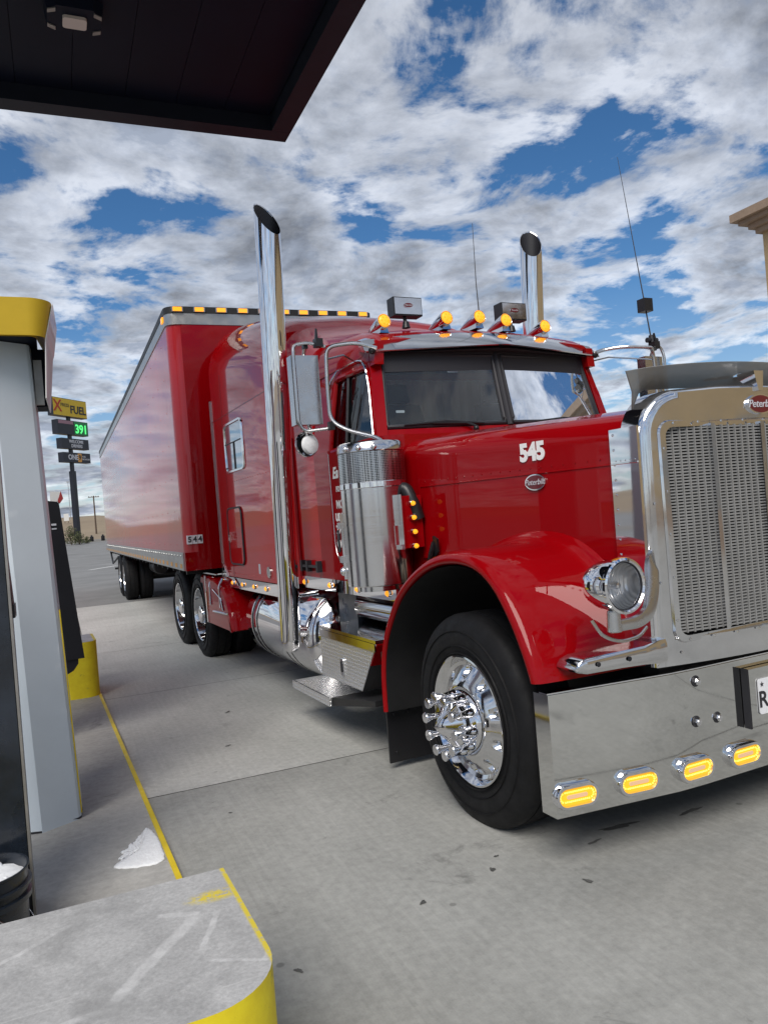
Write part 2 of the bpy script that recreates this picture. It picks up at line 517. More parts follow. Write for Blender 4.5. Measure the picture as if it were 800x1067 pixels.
for a_, b_, w_ in (((.255, 2.05), (.335, 2.26), .010), ((.262, 2.01), (.41, 1.93), .006), ((.17, 2.31), (.29, 2.26), .012), ((-.5, 1.88), (.02, 1.93), .012), ((-.35, 2.2), (-.05, 2.4), .008)):
    sm = math_(nt, 'MAXIMUM', sm, scrape(a_, b_, w_))
greyc = mixc(nt, math_(nt, 'MULTIPLY', math_(nt, 'MULTIPLY', sm, ramp(nt, noise(nt, P, 22, 6, .75), [(.35, .25), (.6, 1.)])), .62), greyc, (.68, .68, .67))
# fine hairline scratches
q3 = N(nt, 'ShaderNodeMapping'); q3.inputs['Scale'].default_value = (3, 60, 1); q3.inputs['Rotation'].default_value = (0, 0, R(38)); nt.links.new(geo.outputs['Position'], q3.inputs['Vector'])
greyc = mixc(nt, math_(nt, 'MULTIPLY', ramp(nt, noise(nt, q3.outputs['Vector'], 1., 5, .7, .3), [(.63, 0.), (.68, 1.)]), .28), greyc, (.70, .70, .68))
greyc = mixc(nt, math_(nt, 'MULTIPLY', ramp(nt, noise(nt, P, 3.2, 6, .7, 1.2), [(.52, 0.), (.66, 1.)]), .45), greyc, (.24, .24, .235))
yel = ramp(nt, noise(nt, P, 7, 6, .7), [(.3, (.76, .58, .012)), (.7, (.90, .76, .02))])
yel = mixc(nt, ramp(nt, noise(nt, P, 11, 7, .75), [(.60, 0.), (.68, .55)]), yel, (.20, .17, .05))
# flakes left near the lane side edge (x about .39, y about 2.4)
q = N(nt, 'ShaderNodeMapping'); q.inputs['Location'].default_value = (-.345, -2.345, 0); q.inputs['Scale'].default_value = (1, 1, 0)
nt.links.new(geo.outputs['Position'], q.inputs['Vector'])
q.vector_type = 'POINT'
ln = N(nt, 'ShaderNodeVectorMath', operation='LENGTH')
q2 = N(nt, 'ShaderNodeMapping'); q2.inputs['Scale'].default_value = (1, 2.2, 0); nt.links.new(q.outputs['Vector'], q2.inputs['Vector'])
nt.links.new(q2.outputs['Vector'], ln.inputs[0])
near = ramp(nt, ln.outputs['Value'], [(.04, 1.), (.10, 0.)])
flake = math_(nt, 'MULTIPLY', near, ramp(nt, noise(nt, P, 45, 6, .8), [(.44, 0.), (.50, 1.)]))
spk = math_(nt, 'MULTIPLY', ramp(nt, noise(nt, P, 16, 7, .8), [(.70, 0.), (.73, 1.)]), .8)
edge = math_(nt, 'ADD', sp2.outputs['X'], math_(nt, 'MULTIPLY', math_(nt, 'SUBTRACT', sp2.outputs['Y'], 1.98), .0285))
rimm = math_(nt, 'MULTIPLY', ramp(nt, math_(nt, 'MULTIPLY', math_(nt, 'SUBTRACT', edge, .398), 20.), [(.06, 0.), (.20, 1.)]), ramp(nt, noise(nt, P, 30, 6, .75), [(.36, .1), (.46, 1.)]))
spk = math_(nt, 'MAXIMUM', spk, rimm)
top = mixc(nt, math_(nt, 'MAXIMUM', flake, spk), greyc, (.70, .56, .05))
nt.links.new(mixc(nt, up, yel, top), b.inputs['Base Color'])
b.inputs['Roughness'].default_value = .62
bump(nt, b, noise(nt, P, 60, 6, .7), .25, .004)
M_['barrier'] = m

# stucco and hills
M_['stucco'] = mat('tan_stucco', (.42, .31, .17), .9, var=.08, vscale=3, bmp=.3, bscale=50)
M_['cornice'] = mat('cornice_trim', (.33, .24, .17), .8, var=.10, vscale=4)
M_['store_glass'] = mat('store_window', (.02, .025, .03), .08, 0, .5)
m, nt, b = nodes('dry_hills')
geo = N(nt, 'ShaderNodeNewGeometry')
nt.links.new(ramp(nt, noise(nt, geo.outputs['Position'], .02, 8, .7), [(.3, (.20, .15, .10)), (.7, (.34, .27, .18))]), b.inputs['Base Color'])
b.inputs['Roughness'].default_value = 1
M_['hills'] = m
m, nt, b = nodes('dry_ground')
geo = N(nt, 'ShaderNodeNewGeometry')
nt.links.new(ramp(nt, noise(nt, geo.outputs['Position'], .12, 8, .7), [(.3, (.17, .16, .14)), (.7, (.26, .24, .21))]), b.inputs['Base Color'])
b.inputs['Roughness'].default_value = 1
M_['ground'] = m
M_['leaf'] = mat('dry_shrub_leaf', (.10, .11, .05), .8, var=.4, vscale=9)
# ================================================================== THE TRACTOR
# local frame: origin on the ground under the middle of the steer axle, +x to the truck's left, +y to its rear
PHI = R(2.6)
truck = empty('semi_truck', 'red long-nose semi truck with chrome stacks, grille and bumper parked beside the fuel island', 'truck', (3.01, 3.43, -.010), PHI)
T = truck

def hoodw(y): return .665 + .205 * (y + .62) / 1.67
def hoodz(y): return 2.03 + .085 * (y + .62) / 1.67

def hood_section(y, k=1., zb=1.30):
    w, zt = hoodw(y) * k, hoodz(y)
    ze = zt - .055
    r = .13
    half = [(w, zb), (w, 1.5), (w, ze - r)]
    for i in range(1, 7):
        a = R(90 * i / 6)
        half.append((w - r + r * math.cos(a), ze - r + r * math.sin(a) * 1.0))
    half += [(w - .30, ze + .028), (w - .48, ze + .045), (.12, zt), (0, zt + .004)]
    pts = [(-x, y, z) for x, z in half] + [(x, y, z) for x, z in half[::-1][1:]]
    return pts

g = G()
g.loft([hood_section(-.62 + (1.0 + .62) * i / 10) for i in range(11)], closed=True, caps=True)
# seam moulding and rivet line on both sides of the hood
for s in (-1, 1):
    g.tube([(s * (hoodw(y) + .001), y, 1.745 + .004 * y) for y in (-.60, -.2, .2, .6, .97)], .0045, 6)
    for k in range(20):
        y = -.56 + k * .078
        g.rivets([(s * (hoodw(y) + .0005), y, 1.775 + .004 * y)], (s, 0, 0), .005)
hood = g.build('hood', M_['red'], T, angle=28)
# number and oval badge on the hood side
MS = lambda x, y, z: axes((x, y, z), (0, -1, 0), (0, 0, 1))   # writing on the side facing -x
MF = lambda x, y, z: axes((x, y, z), (1, 0, 0), (0, 0, 1))    # writing on a face towards -y
def MSL(x, y, z):      # follows the hood's taper
    return axes((x, y, z), (-.1218, -1, 0), (0, 0, 1)) if False else axes((x, y, z), (.1218, -1, 0), (0, 0, 1))
lettering([('545', .125, MSL(-hoodw(-.04) - .004, -.04, 1.855), dict(depth=.002, bold=.006, spacing=.98))], M_['white'], hood)

def oval_badge(parent, M, a, b, txt_size, name='oval_badge'):
    g = G(); g.prism(ellipse(0, 0, a, b), None, -.004, .008, M=M); rim = g.build(name, M_['chrome'], parent)
    g = G(); g.prism(ellipse(0, 0, a * .90, b * .86), None, .002, .0095, M=M); g.build('badge_field', M_['emblem'], rim) if False else None
    f = G(); f.prism(ellipse(0, 0, a * .90, b * .86), None, .002, .0095, M=M)
    f.build('badge_field', M_['emblem'], parent)
    me = text_mesh('Peterbilt', txt_size, .0015, shear=.28, bold=.0)
    t = G(); t.add_mesh(me, M @ Matrix.Translation((0, 0, .011))); bpy.data.meshes.remove(me)
    t.build('lettering', M_['sign_grey'], parent, recalc=False)
    return rim
oval_badge(hood, MSL(-hoodw(-.05) - .002, -.05, 1.70), .074, .042, .042)

# ------------------------------------------------ grille surround (crown)
def crown_outline(w, zb, zt, r, n=8):
    pts = [(-w - .012, zb), (-w - .006, zb + .5)]
    for i in range(n + 1):
        a = R(180 - 90 * i / n)
        pts.append((-w + r + r * math.cos(a), zt - r + r * math.sin(a)))
    pts += [(-.25, zt + .012), (0, zt + .016), (.25, zt + .012)]
    for i in range(n + 1):
        a = R(90 - 90 * i / n)
        pts.append((w - r + r * math.cos(a), zt - r + r * math.sin(a)))
    pts += [(w + .006, zb + .5), (w + .012, zb)]
    return pts
def bow(x, y0=-.815, d=.075): return y0 + d * (x / .68) ** 2
secs = []
for k, (dw, yo) in enumerate(((0, None), (0, -.035), (-.004, -.012), (-.018, .0), (-.05, .0))):
    o = crown_outline(.675 + dw, .83, 2.055 + dw, .21 + dw)
    if yo is None: secs.append([(x, -.615, z) for x, z in o])
    else: secs.append([(x, bow(x) - yo - .0 if yo < 0 else bow(x), z) for x, z in o])
# front face closes on an inner rectangle so that the insert sits in a real opening
inner = crown_outline(.575, .945, 1.895, .05)
secs.append([(x, bow(x), z) for x, z in inner])
secs.append([(x, bow(x) + .05, z) for x, z in inner])
g = G(); g.loft(secs, closed=False, caps=False)
# bottom rail
g.loft([[(x, bow(x), .83) for x in [-.687 + 1.374 * i / 12 for i in range(13)]],
        [(x, bow(x), .945) for x in [-.585 + 1.17 * i / 12 for i in range(13)]],
        [(x, bow(x) + .05, .945) for x in [-.585 + 1.17 * i / 12 for i in range(13)]]], closed=False, caps=False)
grille = g.build('grille_surround', M_['alu'], T, angle=40)
# polished panel of the crown that returns along the hood side, with rivets
for s in (-1, 1):
    g = G()
    g.hexa([(s * .684, -.735, .97), (s * .700, -.735, .97), (s * .700, -.56, .97), (s * .684, -.56, .97),
            (s * .676, -.735, 1.90), (s * .690, -.735, 1.90), (s * .690, -.56, 1.90), (s * .676, -.56, 1.90)], .003)
    g.rivets([(s * (.7005 - .010 * k / 13), -.585, .99 + k * .068) for k in range(14)], (s, 0, 0), .0065)
    g.rivets([(s * .689, -.715 + .03 * k, 1.755) for k in range(5)], (s, 0, 0), .006)
    g.tube([(s * .694, -.73, 1.742), (s * .694, -.565, 1.742)], .004, 6)
    side = g.build('side_panel', M_['chrome'], grille)
# insert frame with rivets
g = G()
fr = rrect(0, 1.42, 1.19, .99, .06)
fi = rrect(0, 1.42, 1.115, .915, .035)
g.loft([[(x, bow(x) - .001, z) for x, z in fr], [(x, bow(x) - .012, z) for x, z in rrect(0, 1.42, 1.18, .98, .055)],
        [(x, bow(x) - .012, z) for x, z in rrect(0, 1.42, 1.125, .925, .04)], [(x, bow(x) + .02, z) for x, z in fi]], closed=True, caps=False)
for k in range(9):
    x = -.52 + .13 * k
    g.rivets([(x, bow(x) - .012, 1.90), (x, bow(x) - .012, .94)], (0, -1, 0), .0065)
for k in range(5):
    for s in (-1, 1): g.rivets([(s * .576, bow(.576) - .012, 1.03 + k * .19)], (0, -1, 0), .0065)
for s in (-1, 1): g.rivets([(s * (.56 - .05 * k), bow(.56) - .001, .885) for k in range(3)] + [(s * .635, bow(.63) - .001, z) for z in (1.2, 1.55)], (0, -1, 0), .0065)
ins = g.build('insert_frame', M_['alu'], grille)
# the louvre mesh: real slats and uprights over a dark core
g = G()
for k in range(66):
    z = .972 + k * .0139
    n = 8
    for j in range(n):
        x0, x1 = -.558 + 1.116 * j / n, -.558 + 1.116 * (j + 1) / n
        y0, y1 = bow(x0) + .012, bow(x1) + .012
        g.hexa([(x0, y0, z - .0033), (x1, y1, z - .0033), (x1, y1 + .012, z - .001), (x0, y0 + .012, z - .001),
                (x0, y0, z + .0033), (x1, y1, z + .0033), (x1, y1 + .012, z + .005), (x0, y0 + .012, z + .005)])
for k in range(29):
    x = -.55 + k * 1.1 / 28
    g.box(x - .0035, x + .0035, bow(x) + .008, bow(x) + .02, .965, 1.885)
g.build('grille_mesh', M_['mesh'], grille)
g = G(); g.box(-.57, .57, -.70, -.66, .95, 1.89); g.build('radiator_core', M_['black'], grille)
for x in (-.305, 0, .305):
    g = G(); g.box(x - .012, x + .012, bow(x) - .008, bow(x) + .02, .957, 1.892, .004); g.build('grille_bar', M_['alu'], grille)
oval_badge(grille, MF(0.0, bow(0) - .001, 1.972), .084, .047, .050, 'grille_emblem')

# bug deflector across the hood's leading edge
g = G()
secs = []
for i in range(25):
    x = -.72 + 1.44 * i / 24
    u = abs(x) / .72
    zb = 2.062 - .10 * max(0, u - .80) / .20 * 1.0 + .018 * (1 - u * u)
    zt = 2.142 - .004 * max(0, u - .8) / .2 + .04 * (1 - u * u)
    yb = -.66 + .02 * u; yt = -.765 + .03 * u * u
    e = max(0, (u - .78) / .22)
    xb = x * (1 - .15 * e)
    xm = x * (1 - .085 * e * e)
    ym, zm = (yb + yt) / 2 - .014, (zb * .5 + zt * .5)
    outer = [(xb, yb, zb), (xm, ym, zm), (x, yt, zt)]
    back = [(x, yt + .008, zt + .003), (xm, ym + .010, zm + .004), (xb, yb + .010, zb + .003)]
    secs.append(outer + back)
g.loft(secs, closed=True, caps=True)
g.build('bug_deflector', M_['smoke'], T, angle=50)
# hood ornament: a wing on a tapering post
g = G()
g.prism([(-.105, -.60), (-.02, -.73), (0, -.80), (.02, -.73), (.105, -.60), (.02, -.665), (-.02, -.665)], 'z', 2.118, 2.130, .003)
g.hexa([(-.014, -.83, 2.035), (.014, -.83, 2.035), (.014, -.80, 2.035), (-.014, -.80, 2.035),
        (-.032, -.825, 2.128), (.032, -.825, 2.128), (.022, -.70, 2.128), (-.022, -.70, 2.128)], .004)
g.build('hood_ornament', M_['chrome'], T)

# ------------------------------------------------ bumper
def bumper_y(x):
    u = abs(x)
    return -.735 + max(0, u - .55) * .13
xs = [-1.215, -1.0, -.8, -.6, -.45, -.2, 0, .2, .45, .6, .8, 1.0, 1.215]
g = G()
front = [(x, bumper_y(x)) for x in xs]
poly = front + [(1.215, bumper_y(1.215) + .10), (1.19, bumper_y(1.215) + .10), (1.185, bumper_y(1.185) + .03)] \
     + [(x, bumper_y(x) + .03) for x in xs[1:-1][::-1]] + [(-1.185, bumper_y(1.185) + .03), (-1.19, bumper_y(1.215) + .10), (-1.215, bumper_y(1.215) + .10)]
g.prism(poly, 'z', .265, .785, .006)
bumper = g.build('bumper', M_['bumper'], T, angle=25)
g = G(); g.prism([(x, bumper_y(x) + .005) for x in xs] + [(x, bumper_y(x) + .06) for x in xs[::-1]], 'z', .786, .792, .002)
g.build('top_flange', M_['chrome'], bumper)
def stadium(w, h, n=10):
    return rrect(0, 0, w, h, h / 2 - .0005, n)
def fr_m(x, z, dy=0):
    sl = .13 if abs(x) > .55 else 0
    return axes((x, bumper_y(x) + dy, z), (1, sl * (1 if x > 0 else -1), 0), (0, 0, 1))
for x in (-1.125, -.82, -.515, -.205, .205, .515, .82, 1.125):
    M = fr_m(x, .355)
    g = G()
    g.loft([[M @ Vector((u, v, w)) for u, v in stadium(a, b)] for a, b, w in
            ((.208, .108, -.01), (.208, .108, .020), (.198, .098, .030), (.176, .076, .030), (.166, .066, .012))], closed=True, caps=False)
    bz = g.build('bumper_light', M_['chrome'], T)
    g = G(); g.prism(stadium(.172, .072), None, .004, .019, M=M, bev=.004)
    g.build('lens', M_['amber_led'], bz)
    g = G()
    for k in range(-6, 7):
        for v in (-.020, .020): g.ball(M @ Vector((k * .0095 + (0), v, .019)), .0042, n=6, m=4)
    for a in range(-60, 61, 30):
        for q in (-1, 1): g.ball(M @ Vector((q * (.060 + .020 * math.cos(R(a))), .020 * math.sin(R(a)), .019)), .0042, n=6, m=4)
    g.build('led_beads', M_['led_bead'], bz)
    g = G(); g.prism(stadium(.10, .017), None, .012, .022, M=M)
    g.build('inner_reflector', M_['led_mid'], bz)
for x, z in ((-.46, .735), (-.475, .555), (-.345, .55), (.46, .735), (.475, .555), (.345, .55)):
    g = G(); M = fr_m(x, z)
    g.lathe([(0, .004), (.023, .004), (.026, 0)], 20, M); g.build('bolt_washer', M_['ink'], bumper)
    g = G(); g.prism([(.0165 * math.cos(R(60 * k)), .0165 * math.sin(R(60 * k))) for k in range(6)], None, 0, .018, M=M, bev=.003)
    g.lathe([(.012, .018), (.010, .021), (0, .023)], 12, M); g.build('mounting_bolt', M_['chrome'], bumper)
# licence plate on a chrome bracket box
g = G(); g.box(-.17, .37, -.778, -.742, .470, .745, .004)
br = g.build('plate_bracket', M_['bumper'], T)
g = G(); g.box(-.172, .372, -.770, -.745, .468, .4695); g.box(-.1745, -.1705, -.775, -.738, .468, .748); g.build('bracket_gasket', M_['ink'], br)
g = G(); g.prism(rrect(.03, .612, .305, .165, .014), 'y', -.785, -.780)
pl = g.build('license_plate', M_['plate'], T)
star = [((.013 if k % 2 == 0 else .005) * math.sin(math.pi * k / 5), (.013 if k % 2 == 0 else .005) * math.cos(math.pi * k / 5)) for k in range(10)]
g = G(); g.prism(star, None, .0003, .0018, M=MF(-.098, -.7855, .668))
g.build('star', M_['ink'], pl)
lettering([('R', .105, MF(-.094, -.7858, .595), dict(depth=.0008, bold=.002))], M_['ink'], pl)

# ------------------------------------------------ front fenders
arch = [(.945, .40), (.935, .62), (.885, .80), (.785, .95), (.645, 1.10), (.46, 1.215), (.25, 1.295), (.03, 1.325),
        (-.17, 1.305), (-.32, 1.225), (-.435, 1.09), (-.515, .95), (-.565, .83)]
def smooth_path(pts, n=4):
    out = []
    for i in range(len(pts) - 1):
        p0 = Vector(pts[max(i - 1, 0)]); p1 = Vector(pts[i]); p2 = Vector(pts[i + 1]); p3 = Vector(pts[min(i + 2, len(pts) - 1)])
        for k in range(n):
            t = k / n
            out.append(.5 * ((2 * p1) + (p2 - p0) * t + (2 * p0 - 5 * p1 + 4 * p2 - p3) * t * t + (3 * p1 - p0 - 3 * p2 + p3) * t ** 3))
    out.append(Vector(pts[-1]))
    return out
ap = smooth_path(arch)
secs, liner = [], []
for i, p in enumerate(ap):
    a, b = ap[max(i - 1, 0)], ap[min(i + 1, len(ap) - 1)]
    d = (b - a).normalized()
    nrm = Vector((d.y, -d.x))         # outward (away from the axle)
    if nrm.dot(Vector((p.x, p.y)) - Vector((0.1, .53))) < 0: nrm = -nrm
    upw = max(0, nrm.y) ** 1.2
    fwd = max(0, -nrm.x)
    rear = max(0, nrm.x)
    prof = [(-1.19, -.002), (-1.226, -.002), (-1.240, .006), (-1.246, .022), (-1.240, .040), (-1.222, .054), (-1.19, .062),
            (-1.10, .064 + .010 * fwd), (-1.0, .065 + .018 * fwd), (-.93, .066 + .022 * fwd)]
    hw_ = hoodw(min(max(p.x, -.62), 1.0))
    up_ = max(0., min(1., (nrm.y + .15) * 1.2))
    prof += [(-hw_ - e_, .066 + .026 * fwd + up_ * d_) for e_, d_ in ((.115, .002), (.075, .005), (.045, .011), (.022, .022), (.008, .038), (.0, .056), (-.05, .075))]
    sec = []
    for x, o in prof:
        if rear > .8 : x = max(x, -1.246); 
        q = p + nrm * o * (1 - .35 * rear)
        z = q.y
        if i == len(ap) - 1: z = .83 + 0 * o
        if i == 0: z = .40
        sec.append((x, q.x, z))
    secs.append(sec)
    liner.append([(x, (p - nrm * .012).x, (p - nrm * .012).y) for x in (-1.228, -1.0, -.7, -.45)])
g = G(); g.loft(secs, closed=False, caps=False)
fen = pair('fender', g, M_['red'], T, angle=50)
g = G(); g.loft(liner, closed=False, caps=False)
for o, par in zip(pair('wheel_well', g, M_['black'], None), fen): o.parent = par

# chassis, engine bay and axle: dark masses under the bodywork
g = G()
for s in (-1, 1): g.box(s * .43 - .04, s * .43 + .04, -.55, 8.35, .74, 1.0)
g.box(-.60, .60, -.66, -.56, .50, .86)
g.box(-.42, .42, -.50, 1.15, .42, 1.05)
g.box(-.66, .66, .92, 1.06, .55, 1.12)
for y in (2.6, 4.7, 5.6, 6.95, 8.2): g.box(-.40, .40, y - .05, y + .05, .76, .96)
g.box(-.40, .40, 5.9, 8.0, 1.0, 1.06)
g.box(-.42, .42, 1.1, 4.6, .50, .76)
g.build('chassis', M_['black'], T)
for y, r_ in ((0, .06), (6.3, .12), (7.6, .12)):
    g = G(); g.cyl((-.95, y, .52), (.95, y, .52), r_); g.build('axle', M_['black'], T)
# fifth wheel plate
g = G(); g.prism(ellipse(0, 6.95, .45, .42), 'z', 1.06, 1.11); g.build('fifth_wheel', M_['black'], T)
# mudflaps behind the steer wheels
g = G(); g.box(-1.20, -.72, 1.02, 1.032, .06, .75, .003); g.rivets([(-1.15, 1.018, .36), (-1.05, 1.018, .36), (-.95, 1.018, .36), (-1.15, 1.018, .12)], (0, -1, 0), .011)
pair('mudflap', g, M_['plastic'], T)

# ------------------------------------------------ headlights
HX, HY, HZ = -1.03, -.945, 1.243
g = G()
Mh = axes((HX, HY, HZ), (1, .05, 0), (0, 0, 1))       # local z points forward
g.lathe([(.100, -.012), (.112, .004), (.111, .016), (.102, .020), (.094, .010), (.093, -.02)], 40, Mh)
bez = pair('headlight', g, M_['chrome'], T)
g = G(); g.lathe([(0, -.165), (.05, -.162), (.082, -.14), (.097, -.10), (.104, -.03), (.100, .0)], 32, Mh)
for o, p in zip(pair('pod', g, M_['chrome'], None), bez): o.parent = p
g = G(); g.lathe([(.094, .0), (.088, -.03), (.070, -.058), (.040, -.076), (.018, -.082), (0, -.082)], 40, Mh)
for o, p in zip(pair('reflector', g, M_['headlamp'], None), bez): o.parent = p
g = G(); g.lathe([(0, -.020), (.012, -.022), (.017, -.034), (.017, -.075)], 20, Mh)
for o, p in zip(pair('bulb_shield', g, M_['chrome'], None), bez): o.parent = p
g = G(); g.lathe([(.094, .004), (.06, .013), (0, .017)], 32, Mh)
for o, p in zip(pair('lens', g, M_['clear'], None), bez): o.parent = p
g = G(); g.lathe([(.0975, .0125), (.0935, .0125), (.092, .004)], 32, Mh)
for o, p in zip(pair('lens_ring', g, M_['ink'], None), bez): o.parent = p
g = G(); g.loft([[Mh @ Vector((r * math.sin(R(a)), r * math.cos(R(a)), h)) for r, h in ((.100, -.012), (.112, -.010), (.113, .010), (.104, .018))] for a in range(-20, 21, 5)], closed=True, caps=True)
for o, p in zip(pair('marker_lens', g, M_['amber_off'], None), bez): o.parent = p
# bracket arm that sweeps from the crown under the lamp
arm = [(-.71, -.79, 1.32), (-.775, -.85, 1.31), (-.825, -.89, 1.19), (-.87, -.91, 1.115), (-.94, -.92, 1.085), (-1.06, -.92, 1.085)]
arm2 = smooth_path([Vector(p) for p in arm], 5) if False else fillet(arm, .06, 5)
g = G()
secs = []
for i, p in enumerate(arm2):
    d = (Vector(arm2[min(i + 1, len(arm2) - 1)]) - Vector(arm2[max(i - 1, 0)])).normalized()
    f = Vector((0, -1, 0)); w = d.cross(f).normalized()
    k = .036 - .014 * i / (len(arm2) - 1)
    secs.append([Vector(p) + w * k * a + f * .012 * b for a, b in ((-1, -1), (1, -1), (1.0, .7), (.6, 1), (-.6, 1), (-1, .7))])
g.loft(secs)
g.cyl((-1.075, -.93, 1.065), (-1.075, -.93, 1.15), .030, .026, 18, .004)
g.tube([(-1.16, -.90, 1.12), (-1.13, -.915, 1.055), (-1.05, -.93, 1.02), (-.95, -.93, 1.03), (-.90, -.92, 1.06)], .007, 8, fil=.05)
pair('headlight_bracket', g, M_['steel_soft'], T)
# polished bar below the headlight (fender brace)
g = G()
secs = []
for x, h, y in ((-1.135, .004, -.72), (-1.12, .022, -.725), (-1.08, .034, -.73), (-.9, .036, -.74), (-.78, .040, -.75), (-.70, .050, -.755), (-.655, .05, -.75)):
    zc = .905 - .05 * 0 + (h - .036) * .3
    secs.append([(x, y - .02, zc - h), (x, y - .028, zc - h * .6), (x, y - .028, zc + h * .6), (x, y - .02, zc + h), (x, y + .10, zc + h), (x, y + .10, zc - h)])
g.loft(secs)
br = pair('fender_brace', g, M_['alu'], T, angle=45)
for x in (-1.03, -.87):
    g = G(); g.lathe([(0, .003), (.009, .003), (.011, 0)], 12, axes((x, -.7665 - (x + 1.03) * .06, .905), (1, 0, 0), (0, 0, 1)))
    for o, p in zip(pair('brace_hole', g, M_['ink'], None), br): o.parent = p
# ------------------------------------------------ cab
def sx(z):      # half width of the cab side at height z
    return 1.0 if z < 2.08 else 1.0 - (z - 2.08) * .115
g = G()
# cowl behind the hood
g.loft([hood_section(y, .985 if y < 1.02 else .985, 1.02) for y in (.985, 1.08, 1.20, 1.30)], closed=True, caps=True)
# lower cab body, rounded front corners
pl_ = [(-1.0, 2.46), (-1.0, 1.30)]
for k in range(7):
    a = R(180 + 90 * k / 6); pl_.append((-.90 + .10 * math.cos(a), 1.25 + .10 * math.sin(a)))
pl_ += [(-x, y) for x, y in pl_[::-1]]
g.prism(pl_, 'z', 1.12, 2.105, .012)
# windscreen frame: corner pillars, header, cowl lip
WB = lambda x: 1.185 + .105 * (abs(x) / .93) ** 1.5         # base line of the screen in plan
WT = lambda x: 1.300 + .110 * (abs(x) / .87) ** 1.5
for s in (-1, 1):
    g.hexa([(s * .925, 1.245, 2.09), (s * 1.0, 1.25, 2.09), (s * 1.0, 1.325, 2.09), (s * .925, 1.33, 2.09),
            (s * .862, 1.395, 2.70), (s * .932, 1.43, 2.70), (s * .932, 1.50, 2.70), (s * .862, 1.47, 2.70)], .012)
    # rear side wall
    g.hexa([(s * .94, 2.085, 2.09), (s * 1.0, 2.085, 2.09), (s * 1.0, 2.46, 2.09), (s * .94, 2.46, 2.09),
            (s * .866, 2.045, 2.70), (s * .929, 2.045, 2.70), (s * .929, 2.46, 2.70), (s * .866, 2.46, 2.70)], .006)
    # rail above the door
    g.hexa([(s * .872, 1.33, 2.60), (s * .941, 1.33, 2.60), (s * .941, 2.10, 2.60), (s * .872, 2.10, 2.60),
            (s * .86, 1.33, 2.74), (s * .925, 1.33, 2.74), (s * .925, 2.10, 2.74), (s * .86, 2.10, 2.74)], .006)
g.loft([[(x, WT(x) - .004, 2.665), (x, WT(x) + .02, 2.80), (x, WT(x) + .07, 2.80), (x, WT(x) + .06, 2.665)] for x in [-.90 + .1 * i for i in range(19)]])
g.loft([[(x, WB(x) - .03, 2.095), (x, WB(x) - .012, 2.150), (x, WB(x) + .035, 2.150), (x, WB(x) + .035, 2.095)] for x in [-.96 + .08 * i for i in range(25)]])
# roof
def roof_sec(y, hw, zt, zb, r, crown=.03, n=6):
    half = [(hw, zb), (hw, zt - r)]
    for k in range(1, n + 1):
        a = R(90 * k / n); half.append((hw - r + r * math.cos(a), zt - r + r * math.sin(a)))
    half += [((hw - r) * .5, zt + crown * .75)]
    return [(-x, y, z) for x, z in half] + [(0, y, zt + crown)] + [(x, y, z) for x, z in half[::-1]]
g.loft([roof_sec(1.36, .905, 2.77, 2.70, .06, .045), roof_sec(1.45, .925, 2.825, 2.69, .11, .045), roof_sec(1.58, .935, 2.875, 2.69, .16, .04),
        roof_sec(1.82, .937, 2.935, 2.69, .20, .03), roof_sec(2.10, .937, 2.975, 2.69, .23, .03), roof_sec(2.46, .94, 3.0, 2.69, .23, .03)])
cab = g.build('cab', M_['red'], T, angle=30)
g = G(); g.loft([[(x, WT(x) - .028, 2.555), (x, WT(x) - .014, 2.74), (x, WT(x) + .004, 2.74), (x, WT(x) - .004, 2.555)] for x in [-.90 + .1 * i for i in range(19)]])
g.build('header_band', M_['ink'], cab)
# interior: dash, headliner, curtain, seats, steering wheel
g = G()
g.loft([[(x, WB(x) + .04, 2.11), (x, WB(x) + .05, 2.15), (x, WB(x) + .28, 2.17), (x, WB(x) + .34, 2.11)] for x in [-.90 + .1 * i for i in range(19)]])
g.build('dashboard', M_['interior'], cab)
g = G(); g.box(-.86, .86, 1.44, 2.44, 2.695, 2.71)
g.loft([[(x, WT(x) + .01, 2.545), (x, WT(x) + .03, 2.69), (x, WT(x) + .05, 2.69), (x, WT(x) + .03, 2.545)] for x in [-.86 + .0956 * i for i in range(19)]])
g.build('headliner', M_['interior'], cab)
g = G()
secs = [[(-.86 + 1.72 * i / 60, 2.38 + .012 * math.sin(i * 1.9) , z) for i in range(61)] for z in (2.10, 2.695)]
g.loft(secs, closed=False, caps=False)
g.build('curtain', M_['curtain'], cab)
for x in (-.48, .48):
    g = G()
    g.hexa([(x - .23, 1.86, 2.10), (x + .23, 1.86, 2.10), (x + .23, 1.98, 2.10), (x - .23, 1.98, 2.10),
            (x - .20, 1.96, 2.42), (x + .20, 1.96, 2.42), (x + .20, 2.05, 2.42), (x - .20, 2.05, 2.42)], .04, 3)
    g.hexa([(x - .12, 1.97, 2.44), (x + .12, 1.97, 2.44), (x + .12, 2.05, 2.44), (x - .12, 2.05, 2.44),
            (x - .11, 1.98, 2.58), (x + .11, 1.98, 2.58), (x + .11, 2.05, 2.58), (x - .11, 2.05, 2.58)], .03, 3)
    g.build('seat', M_['seat'], cab)
g = G(); Ms = axes((.48, 1.50, 2.13), (1, 0, 0), (0, .45, .9))
g.tube([Ms @ Vector((.22 * math.cos(R(a)), .22 * math.sin(R(a)), 0)) for a in range(0, 360, 12)], .014, 8, closed=True)
g.cyl(Ms @ Vector((-.2, .02, 0)), Ms @ Vector((.2, .02, 0)), .012)
g.build('steering_wheel', M_['plastic'], cab)
g = G(); g.hexa([(.30, 1.35, 2.16), (.55, 1.35, 2.16), (.55, 1.44, 2.16), (.30, 1.44, 2.16), (.33, 1.37, 2.24), (.5, 1.37, 2.23), (.5, 1.4, 2.22), (.33, 1.4, 2.25)], .02)
